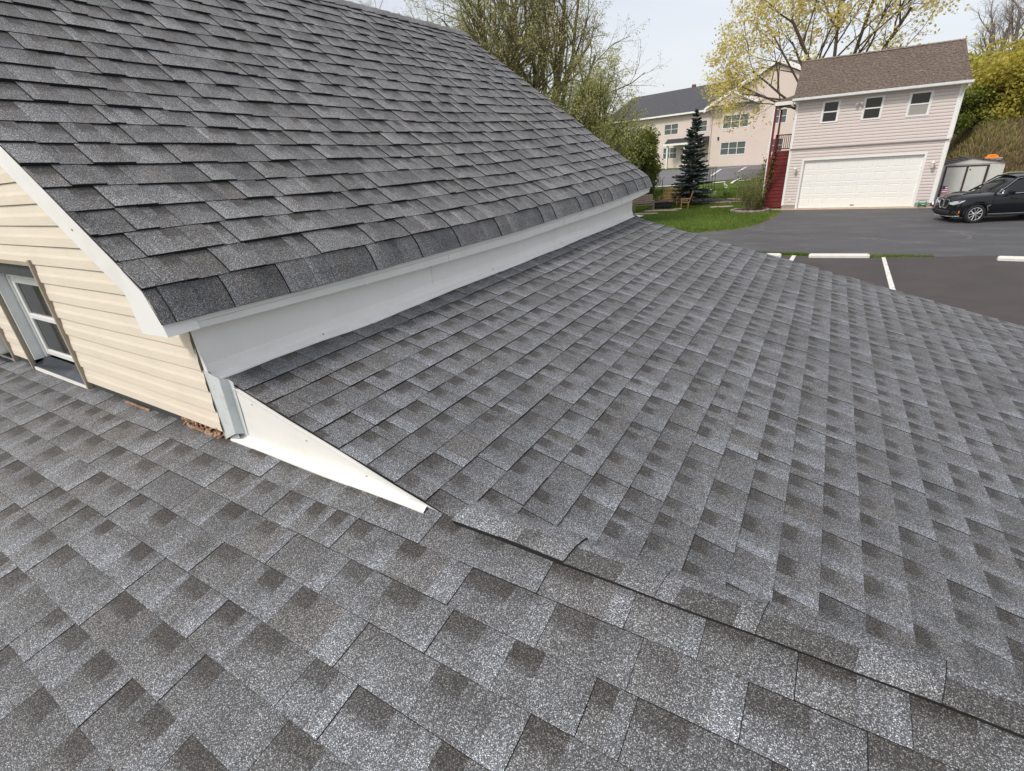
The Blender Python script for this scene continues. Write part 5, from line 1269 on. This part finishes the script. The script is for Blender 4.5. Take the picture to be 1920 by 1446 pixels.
for wx in (1.43, -1.43):
    for s in (1, -1):
        mb = MB(); pr_ = [(.245, .08), (.30, .105), (.355, .10), (.372, .06), (.372, -.06), (.355, -.10), (.30, -.105), (.245, -.08)]
        kk = 36; vs = []
        for a in range(kk):
            t = 2*math.pi*a/kk
            for (rr_, yy) in pr_: vs.append((wx+rr_*math.cos(t), s*.84+s*yy, .372+rr_*math.sin(t)))
        m_ = len(pr_); fs = [(a*m_+j, a*m_+(j+1) % m_, ((a+1) % kk)*m_+(j+1) % m_, ((a+1) % kk)*m_+j) for a in range(kk) for j in range(m_)]
        mb.mesh(vs, fs); wh = mb.build('wheel', M['tyre'], car, smooth=True)
        mb = MB(); yo = s*.925
        ring = [(wx+.25*math.cos(2*math.pi*a/36), yo, .372+.25*math.sin(2*math.pi*a/36)) for a in range(37)]; mb.tube(ring, .014, 6, cap=False)
        for q in range(5):
            for dlt in (-.20, .20):
                t0 = 2*math.pi*q/5+.3; a0, a1 = t0+dlt*.4, t0+dlt*1.6
                p = Vector((wx+.05*math.cos(a0), yo-s*.005, .372+.05*math.sin(a0))); q_ = Vector((wx+.246*math.cos(a1), yo, .372+.246*math.sin(a1)))
                mb.tube([p, (p+q_)/2+Vector((0, s*.004, 0)), q_], [.020, .016, .018], 5)
        mb.tube([(wx, yo-s*.02, .372), (wx, yo+s*.012, .372)], [.07, .05], 16)
        mb.build('rim', M['wheel'], wh, smooth=False)
        mb = MB(); mb.tube([(wx, yo-s*.10, .372), (wx, yo-s*.07, .372)], .243, 24); mb.build('brake', M['car_black'], wh)
        mb = MB(); arc = [(wx+.432*math.cos(a), s*.905, .372+.432*math.sin(a)) for a in np.linspace(-.18, math.pi+.18, 22)]; mb.tube(arc, .030, 6); mb.build('wheel_arch', M['car_black'], car, smooth=True)

# a short, high nose: draw in everything ahead of the front wheel and lift the hood
for o in [c for c in bpy.data.objects if c.parent == car or (c.parent and c.parent.parent == car)]:
    if o.name.split('.')[0] in ('wheel', 'rim', 'brake', 'wheel_arch', 'underbody'): continue
    for v in o.data.vertices:
        x, y, z = v.co
        if x > .7 and z > .5: z += .075*ss(.7, 1.7, x)*ss(.5, .8, z)*(1-ss(1.2, 1.35, z))
        if x > 1.86: x = 1.86+(x-1.86)*.68
        v.co = (x, y, z)

# ================================================================ GARDEN
GB = lambda px, py: gnd(px, py)
def raised_bed(name, label, ctr, rx, ry, seed, nst, cat='garden bed', stones=True, rng=(0, 6.283)):
    t = thing(name, label, cat, ctr, 0); r = random.Random(seed); mb = MB(); k = 28
    vs = [(0, 0, .12)]+[(rx*.93*math.cos(6.283*i/k), ry*.93*math.sin(6.283*i/k), .05+.03*r.random()) for i in range(k)]+[(rx*math.cos(6.283*i/k), ry*math.sin(6.283*i/k), -.03) for i in range(k)]
    mb.mesh(vs, [(0, 1+i, 1+(i+1) % k) for i in range(k)]+[(1+i, 1+k+i, 1+k+(i+1) % k, 1+(i+1) % k) for i in range(k)]); mb.build('soil', M['mulch'], t)
    for i in range(nst):
        a = rng[0]+(rng[1]-rng[0])*i/nst+r.uniform(-.05, .05); s = r.uniform(.8, 1.25)
        mb = MB(); L2 = 6.283*max(rx, ry)/nst*.55*(rng[1]-rng[0])/6.283; Mx = Matrix.Translation((rx*math.cos(a), ry*math.sin(a), .05)) @ Matrix.Rotation(a+1.57+r.uniform(-.2, .2), 4, 'Z') @ Matrix.Rotation(r.uniform(-.12, .12), 4, 'X')
        rock(mb, L2*s, .10*s, .075*s, r, Mx); mb.build('edging_stone', M['rock'], t, smooth=False)
    return t
def rock(mb, a, b, c, r, Mx):
    vs = []; fs = []
    nn, mm = 6, 8
    for i in range(nn+1):
        ph = math.pi*i/nn
        for j in range(mm):
            th = 2*math.pi*j/mm; q = 1+r.uniform(-.16, .16); e = lambda v: math.copysign(abs(v)**.6, v)
            vs.append(Mx @ Vector((a*e(math.sin(ph)*math.cos(th))*q, b*e(math.sin(ph)*math.sin(th))*q, c*e(math.cos(ph))*q)))
    for i in range(nn):
        for j in range(mm): fs.append((i*mm+j, i*mm+(j+1) % mm, (i+1)*mm+(j+1) % mm, (i+1)*mm+j))
    mb.mesh(vs, fs)
g1 = gnd(1406, 396)
raised_bed('stone_ring_bed', 'small round garden bed edged with grey stones at the foot of the red stairs', g1, 1.0, .85, 3, 22)
ps = thing('flowering_shrub', 'twiggy shrub with pale tips growing in the stone ringed bed beside the red stairs', 'shrub', g1, 0, world=True)
mb = MB(); lv = Leaves(); r = random.Random(13)
for i in range(85):
    a = r.uniform(0, 6.283); q = r.uniform(0, .55); l = r.uniform(.9, 2.2); b0 = g1+Vector((math.cos(a)*q*.5, math.sin(a)*q*.5, .05)); lean = r.uniform(.05, .55)
    e = b0+Vector((math.cos(a)*lean*l, math.sin(a)*lean*l, l)); md = (b0+e)/2+Vector((r.gauss(0, .06), r.gauss(0, .06), 0)); mb.tube([b0, md, e], [.012, .008, .004], 3, cap=False)
    for k in range(44):
        t = r.uniform(.25, 1.05); p = b0.lerp(e, t); lv.add(p+Vector((r.gauss(0, .13), r.gauss(0, .13), r.gauss(0, .09))), .075*r.uniform(.6, 1.4), r.gauss(.55, .25), 2)
mb.build('stem', M['grey_wood'], ps, recalc=False); lv.build('foliage', M['leaf_green'], ps, 5)
mb = MB()
for i in range(24):
    a = r.uniform(0, 6.283); q = r.uniform(.1, .75); b0 = g1+Vector((math.cos(a)*q, math.sin(a)*q, .06)); l = r.uniform(.3, .7); e = b0+Vector((math.cos(a)*.3*l, math.sin(a)*.3*l, l)); s = Vector((-math.sin(a), math.cos(a), 0))*.02
    mb.face([b0-s, b0+s, e])
mb.build('strap_leaves', M['leaf_green'], ps, recalc=False)
# long planting bed behind
bd0 = gnd(1338, 379)
raised_bed('long_bed', 'long dark mulched bed with rough rocks behind the lawn', bd0, 2.6, 1.2, 17, 26)
fl_ = [gnd(1328, 372), gnd(1337, 375), gnd(1357, 366)]
for i, p in enumerate(fl_):
    t = thing('white_flowers', ['clump of white tulips beside the red pot', 'thin pair of white flowers in the middle of the dark bed', 'tallest white flowers toward the right end of the dark bed'][i], 'flowers', p, 0, 'white flowers in the bed'); r = random.Random(20+i)
    mbs, mbp, mbl = MB(), MB(), MB()
    for k in range((8, 5, 9)[i]):
        a = r.uniform(0, 6.283); q = r.uniform(.02, .28); h = r.uniform(.35, .6)*(1.35 if i == 2 else 1); x, y = math.cos(a)*q, math.sin(a)*q
        mbs.tube([(x*.6, y*.6, .03), (x, y, h)], .008, 4)
        mbp.tube([(x, y, h-.01), (x, y, h+.03), (x, y, h+.08), (x, y, h+.11)], [.012, .045, .05, .02], 6)
        for q2 in range(2):
            b_ = r.uniform(0, 6.283); sx = Vector((-math.sin(b_), math.cos(b_), 0))*.025; b0 = Vector((x*.6, y*.6, .03)); mbl.face([b0-sx, b0+sx, b0+Vector((math.cos(b_)*.12, math.sin(b_)*.12, .3))])
    mbs.build('stem', M['stem'], t); mbp.build('blossom', M['petal'], t); mbl.build('leaf', M['leaf_green'], t, recalc=False)
p = gnd(1313, 379); t = thing('flower_pot', 'red clay pot standing between the spruce and the white tulips', 'flower pot', p)
mb = MB(); mb.tube([(0, 0, 0), (0, 0, .30), (0, 0, .301), (0, 0, .40)], [.13, .20, .235, .245], 18); mb.build('pot', M['terracotta'], t)
mb = MB(); r = random.Random(3)
for k in range(30):
    a = r.uniform(0, 6.283); sx = Vector((-math.sin(a), math.cos(a), 0))*.03; b0 = Vector((math.cos(a)*.05, math.sin(a)*.05, .38)); mb.face([b0-sx, b0+sx, b0+Vector((math.cos(a)*.16, math.sin(a)*.16, .18+.12*r.random()))])
mb.build('plant', M['leaf_dark'], t, recalc=False)
# trellis
p = gnd(1327, 366); t = thing('garden_trellis', 'black iron garden trellis standing behind the white flowers', 'trellis', p, .15)
hT, wT = 1.95, .82
for yy in (0, .42):
    mb = MB()
    for i in range(5): x = -wT/2+wT*i/4; mb.tube([(x, yy, 0), (x, yy, hT if i in (0, 4) else hT-.02)], .014, 5)
    for z in (.6, 1.35, 1.9): mb.tube([(-wT/2, yy, z), (wT/2, yy, z)], .011, 5)
    mb.build('panel', M['black_iron'], t)
mb = MB()
for x in (-wT/2, wT/2):
    for z in (1.35, 1.9): mb.tube([(x, 0, z), (x, .42, z)], .011, 5)
mb.build('cross_bar', M['black_iron'], t)
# wire arch in front of the stairs, far lot edge
p = gnd(1401, 372); t = thing('garden_arch', 'thin pale wire arch standing left of the red stairs', 'arch', p, .1)
mb = MB()
for x in (-.75, .75):
    for y in (0, .4): mb.tube([(x, y, 0), (x, y, 1.9)], .012, 5)
mb.build('upright', M['grey_wood'], t)
mb = MB()
for y in (0, .4): mb.tube([(-.75, y, 1.9), (-.4, y, 1.93), (.4, y, 1.93), (.75, y, 1.9)], .012, 5)
for z in (.7, 1.3, 1.9):
    for x in (-.75, .75): mb.tube([(x, 0, z), (x, .4, z)], .008, 4)
mb.build('top_bar', M['grey_wood'], t)
# garden chairs
def garden_chair(name, label, cat, p, rz, w_, m, arms=True, group=None, back_h=.62, lattice=False):
    t = thing(name, label, cat, p, rz, group); sh_ = .40; dpt = .52
    mb = MB()
    for i in range(6): y = -dpt/2+i*dpt/6; mb.box(-w_/2, w_/2, y, y+dpt/6-.012, sh_-.02-.03*i/6, sh_-.03*i/6+.005, bev=.004)
    mb.build('seat', m, t)
    for sx in (-1, 1):
        for sy in (-1, 1): mb = MB(); x = sx*(w_/2-.035); y = sy*(dpt/2-.04)-.02; mb.box(x-.032, x+.032, y-.032, y+.032, 0, (.60 if arms and sy < 0 else sh_-.025) if sy < 0 else sh_+.02); mb.build('leg', m, t)
    mb = MB(); Mx = Matrix.Translation((0, dpt/2-.03, sh_)) @ Matrix.Rotation(R_(-16), 4, 'X')
    if lattice:
        n_ = int(w_/.13)
        for i in range(n_+1): x = -w_/2+.03+(w_-.06)*i/n_; mb.box(x-.028, x+.028, -.012, .012, .0, back_h, M=Mx)
        for z in (.05, back_h*.35, back_h*.65, back_h-.03): mb.box(-w_/2, w_/2, -.0265, -.0125, z-.03, z+.03, M=Mx)
    else:
        for i in range(5): z = .06+i*back_h/5; mb.box(-w_/2, w_/2, -.012, .012, z, z+back_h/5-.025, M=Mx)
        for x in (-w_/2+.03, w_/2-.03): mb.box(x-.03, x+.03, .0125, .045, 0, back_h, M=Mx)
    mb.build('backrest', m, t)
    if arms:
        for sx in (-1, 1): mb = MB(); x = sx*(w_/2-.03); mb.box(x-.05, x+.05, -dpt/2-.06, dpt/2+.05, .601, .63, bev=.006); mb.build('armrest', m, t)
    return t
garden_chair('garden_bench', 'weathered grey wooden armchair bench nearest the corner of the upper roof', 'bench', gnd(1206, 396), R_(28), 1.35, M['grey_wood'], back_h=.6)
garden_chair('garden_bench', 'golden lattice backed wooden bench facing the fire pit under the spruce', 'bench', gnd(1255, 386), R_(-12), 1.45, M['teak'], lattice=True, back_h=.74)
garden_chair('garden_chair', 'brown wooden chair with a tilted dark back at the right of the fire pit', 'chair', gnd(1284, 391), R_(-78), .62, M['teak'], back_h=.72)
p = gnd(1243, 391); t = thing('fire_pit', 'low dark square fire pit table between the wooden seats', 'fire pit', p, .2)
mb = MB(); mb.box(-.55, .55, -.4, .4, .12, .42, bev=.02); mb.build('pit_body', M['car_black'], t)
for sx in (-1, 1):
    for sy in (-1, 1): mb = MB(); mb.box(sx*.48-.04, sx*.48+.04, sy*.33-.04, sy*.33+.04, 0, .121); mb.build('leg', M['car_black'], t)
mb = MB(); mb.box(-.64, .64, -.48, .48, .4205, .455, bev=.01); mb.tube([(0, 0, .455), (0, 0, .50), (0, 0, .57)], [.40, .36, .10], 16); mb.build('lid', M['shed_brown'], t)
for (a, b, sx, sy, lb) in ((1237, 396, 1.15, .45, 'pale flat stone slab in front of the fire pit'), (1210, 402, .9, .32, 'flat reddish slab under the front of the weathered grey bench'), (1352, 388.5, .75, .25, 'small pale slab lying in the lawn in front of the dark bed'), (1270, 393, .35, .25, 'rounded pale stone between the fire pit and the brown chair')):
    p = gnd(a, b); mb = MB(); r = random.Random(int(a)); rock(mb, sx, sy, .035, r, Matrix.Identity(4)); o = mb.build('stone_slab', M['slab']); o.location = p+Vector((0, 0, .03)); o.rotation_euler = (0, 0, .25); tag(o, lb, 'stone slab')
p = gnd(1240, 384); t = thing('garden_pole', 'thin black iron pole with a hook behind the fire pit', 'pole', p)
mb = MB(); mb.tube([(0, 0, 0), (0, 0, 1.75)], .022, 6); mb.build('rod', M['black_iron'], t)
mb = MB(); mb.tube([(0, 0, 1.75), (.03, 0, 1.86), (.10, 0, 1.88), (.14, 0, 1.82)], .012, 6); mb.build('hook', M['black_iron'], t)

# ================================================================ APARTMENT BUILDING
ba = R_(-21.94)
ab = thing('apartment_building', 'long beige two storey building with dark roof and white gable trim beyond the lawn', 'building', (-12.11, 69.2, 1.30), ba)
def wall_holes(mb, x0, x1, z0, z1, y, holes):
    xs_ = sorted(set([x0, x1]+[h[0] for h in holes]+[h[1] for h in holes])); zs_ = sorted(set([z0, z1]+[h[2] for h in holes]+[h[3] for h in holes]))
    for i in range(len(xs_)-1):
        for j in range(len(zs_)-1):
            cx, cz = (xs_[i]+xs_[i+1])/2, (zs_[j]+zs_[j+1])/2
            if any(h[0] < cx < h[1] and h[2] < cz < h[3] for h in holes): continue
            mb.face([(xs_[i], y, zs_[j]), (xs_[i+1], y, zs_[j]), (xs_[i+1], y, zs_[j+1]), (xs_[i], y, zs_[j+1])])
    for a, b, c_, d in holes:
        mb.face([(a, y, c_), (b, y, c_), (b, y+.15, c_), (a, y+.15, c_)]); mb.face([(a, y, d), (b, y, d), (b, y+.15, d), (a, y+.15, d)]); mb.face([(a, y, c_), (a, y, d), (a, y+.15, d), (a, y+.15, c_)]); mb.face([(b, y, c_), (b, y, d), (b, y+.15, d), (b, y+.15, c_)])
holesW = [(.15, 3.35, 4.15, 5.55), (.15, 3.35, 1.30, 2.72), (6.0, 7.6, 4.15, 5.55), (6.0, 7.6, 1.3, 2.72)]
holesL = [(-9.0, -6.8, 4.1, 5.4), (-4.9, -2.6, 4.1, 5.4), (-16.2, -14, 4.1, 5.4), (-16.2, -14, 1.2, 2.6), (-9.0, -6.8, 1.2, 2.6)]
mb = MB(); wall_holes(mb, 0-.0, 13, 0, 6.5, 0, holesW); wall_holes(mb, -20, -1.7, -.3, 6.45, 1.1, holesL)
mb.face([(-1.7, 0.45, 0), (-1.7, 1.1, 0), (-1.7, 1.1, 6.45), (-1.7, .45, 6.45)]); wall_holes(mb, -1.7, 0, 0, 6.45, .45, []); mb.face([(0, 0, 0), (0, .45, 0), (0, .45, 6.5), (0, 0, 6.5)])
mb.face([(13, 0, 0), (13, 12, 0), (13, 12, 6.5), (13, 0, 6.5)]); mb.face([(-20, 1.1, -.3), (-20, 12, -.3), (-20, 12, 6.45), (-20, 1.1, 6.45)])
mb.face([(-1.4, -.01, 6.5), (13.6, -.01, 6.5), (6.1, -.01, 10.2)])
mb.build('wall', M['beige_wall'], ab, recalc=False)
def awin(x0, x1, z0, z1, y, nm):
    mb = MB(); f = .07; mb.box(x0, x1, y+.02, y+.10, z1-f, z1); mb.box(x0, x1, y-.02, y+.10, z0-.02, z0+f)
    for i in range(nm+1): x = x0+(x1-x0-f)*i/nm; mb.box(x, x+f, y+.02, y+.10, z0+f, z1-f)
    zm = z0+(z1-z0)*.5
    for i in range(nm): a = x0+(x1-x0-f)*i/nm+f; b = x0+(x1-x0-f)*(i+1)/nm; mb.box(a, b, y+.04, y+.09, zm-.025, zm+.025)
    wf = mb.build('window', M['vinyl_white'], ab)
    mb = MB(); mb.box(x0+f, x1-f, y+.105, y+.12, z0+f, z1-f); mb.build('pane', M['far_glass'], wf)
for (a, b, c_, d) in holesW[:2]: awin(a, b, c_, d, 0, 3)
for (a, b, c_, d) in holesW[2:]: awin(a, b, c_, d, 0, 2)
for (a, b, c_, d) in holesL: awin(a, b, c_, d, 1.1, 2)
# main roof, eaves and pediment
mb = MB()
ys_, zs_ = .6, 6.45; yr_, zr_ = 8.5, 10.0
def FB_(u, v, w_): a = math.atan2(zr_-zs_, yr_-ys_); return Vector((u, ys_+v*math.cos(a), zs_+v*math.sin(a)))+Vector((0, -math.sin(a), math.cos(a)))*w_
vl = math.hypot(zr_-zs_, yr_-ys_); mb.mesh([FB_(-20.5, 0, 0), FB_(13.5, 0, 0), FB_(13.5, vl, 0), FB_(-20.5, vl, 0), (13.5, 16.5, zs_), (-20.5, 16.5, zs_)], [(0, 1, 2, 3), (3, 2, 4, 5)])
mb.mesh([(-2.2, -.35, 6.40), (6.1, -.35, 10.25), (6.1, 8, 10.25), (-2.2, 2, 6.40)], [(0, 1, 2, 3)]); mb.mesh([(6.1, -.35, 10.25), (14.4, -.35, 6.40), (14.4, 2, 6.4), (6.1, 8, 10.25)], [(0, 1, 2, 3)])
mb.build('roof', M['slate_roof'], ab, recalc=False)
mb = MB(); mb.box(-20.5, -1.95, .45, .6, 6.28, 6.47); mb.box(-1.95, 4.4, -.3, -.15, 6.30, 6.48); mb.box(-1.95, 0, -.15, .6, 6.30, 6.46); mb.build('gutter', M['white_paint'], ab)
def rake(mb, x0, z0, x1, z1, y, th, wd):
    mb.prism([(x0, z0), (x1, z1), (x1, z1-wd), (x0, z0-wd)], y-th, y, 'y')
mb = MB(); rake(mb, -2.2, 6.50, 6.1, 10.38, -.38, .12, .42); rake(mb, 6.1, 10.38, 14.4, 6.50, -.38, .12, .42)
rake(mb, -1.9, 6.62, 1.45, 8.05, -.55, .14, .26); rake(mb, 1.45, 8.05, 4.5, 6.70, -.55, .14, .26); mb.build('rake_board', M['white_paint'], ab)
mb = MB(); mb.prism([(-1.5, 6.62), (4.1, 6.62), (1.45, 7.85)], -.52, -.05, 'y'); mb.build('pediment', M['beige_wall'], ab)
mb = MB(); mb.prism([(-1.9, 6.45), (4.5, 6.45), (4.0, 6.66), (-1.4, 6.66)], -.62, -.521, 'y'); mb.build('pediment_roof', M['slate_roof'], ab)
mb = MB(); mb.prism([(-7.4, 3.0), (-7.4, 3.05), (-6.9, 3.55), (-2.0, 3.55), (-1.72, 3.05), (-1.72, 3.0)], -.8, 1.095, 'y'); mb.build('porch_roof', M['slate_roof'], ab)
mb = MB(); mb.box(-7.5, -1.72, -.9, -.801, 2.80, 3.02); mb.build('porch_fascia', M['white_paint'], ab)
mb = MB()
for x in (-7.1, -4.5): mb.box(x, x+.2, -.7, -.5, -.2, 2.99)
mb.build('porch_post', M['white_paint'], ab)
mb = MB(); mb.box(-10.5, -10.05, 8.6, 9.05, 9.3, 10.35, bev=.05); mb.build('chimney', M['red_brick'], ab)
mb = MB(); mb.box(-.55, -.40, .30, .449, 3.0, 3.35, bev=.02); mb.build('wall_lamp', M['black_iron'], ab)
mb = MB(); mb.tube([(-1.5, .36, 6.3), (-1.55, .38, 5.9), (-1.55, .38, .2)], .06, 6); mb.build('downspout', M['beige_wall'], ab)
# distant wooded ridge
tv = [(x, 150+30*math.sin(x*.02), 9+5*math.sin(x*.031)+3*math.sin(x*.11+1)) for x in range(-260, 300, 6)]
lv = Leaves(); r = random.Random(99)
for i in range(9000):
    x = r.uniform(-200, 240); y = 170+r.uniform(-12, 12); h = 7+3*math.sin(x*.05)+2*math.sin(x*.17)
    lv.add((x, y, terrain(x, y)+h*math.sqrt(r.random())), r.uniform(1.2, 2.2), r.gauss(.45, .2), 1.3)
tag(lv.build('far_woods', M['leaf_green'], None, 7), 'distant line of hazy woods behind the buildings', 'woods', kind='stuff')

# ---- pieces that are separate parts become objects of their own
def split_loose(o):
    import bmesh
    bm = bmesh.new(); bm.from_mesh(o.data); bm.verts.ensure_lookup_table(); seen = set(); isl = []
    for v in bm.verts:
        if v.index in seen: continue
        st_ = [v]; seen.add(v.index); c = []
        while st_:
            a = st_.pop(); c.append(a.index)
            for e in a.link_edges:
                b = e.other_vert(a)
                if b.index not in seen: seen.add(b.index); st_.append(b)
        isl.append(set(c))
    bm.free()
    if len(isl) < 2: return
    for k, c in enumerate(isl):
        b2 = bmesh.new(); b2.from_mesh(o.data); bmesh.ops.delete(b2, geom=[v for v in b2.verts if v.index not in c], context='VERTS')
        me = bpy.data.meshes.new(o.data.name); b2.to_mesh(me); b2.free()
        for m in o.data.materials: me.materials.append(m)
        if k < len(isl)-1:
            q = o.copy(); q.data = me; COL.objects.link(q)
        else: last = me
    o.data = last
SPLIT = ('corner_board', 'foundation', 'rake_board', 'gable_wall', 'upright', 'stand', 'stringer', 'porch_post', 'trim_channel', 'lens', 'wiper', 'lower_intake', 'hood_crease', 'door_frame', 'hinge', 'drum', 'lap_seam', 'door', 'door_seam', 'red_stripe', 'white_stripe')
for o in [o for o in bpy.data.objects if o.type == 'MESH' and o.name.split('.')[0] in SPLIT and o.parent]:
    if o.name.split('.')[0] == 'stand' or o.name.split('.')[0] == 'drum': continue
    if o.name.split('.')[0] in ('door_frame', 'door') and o.parent.name != 'metal_shed': continue
    if not o.children: split_loose(o)
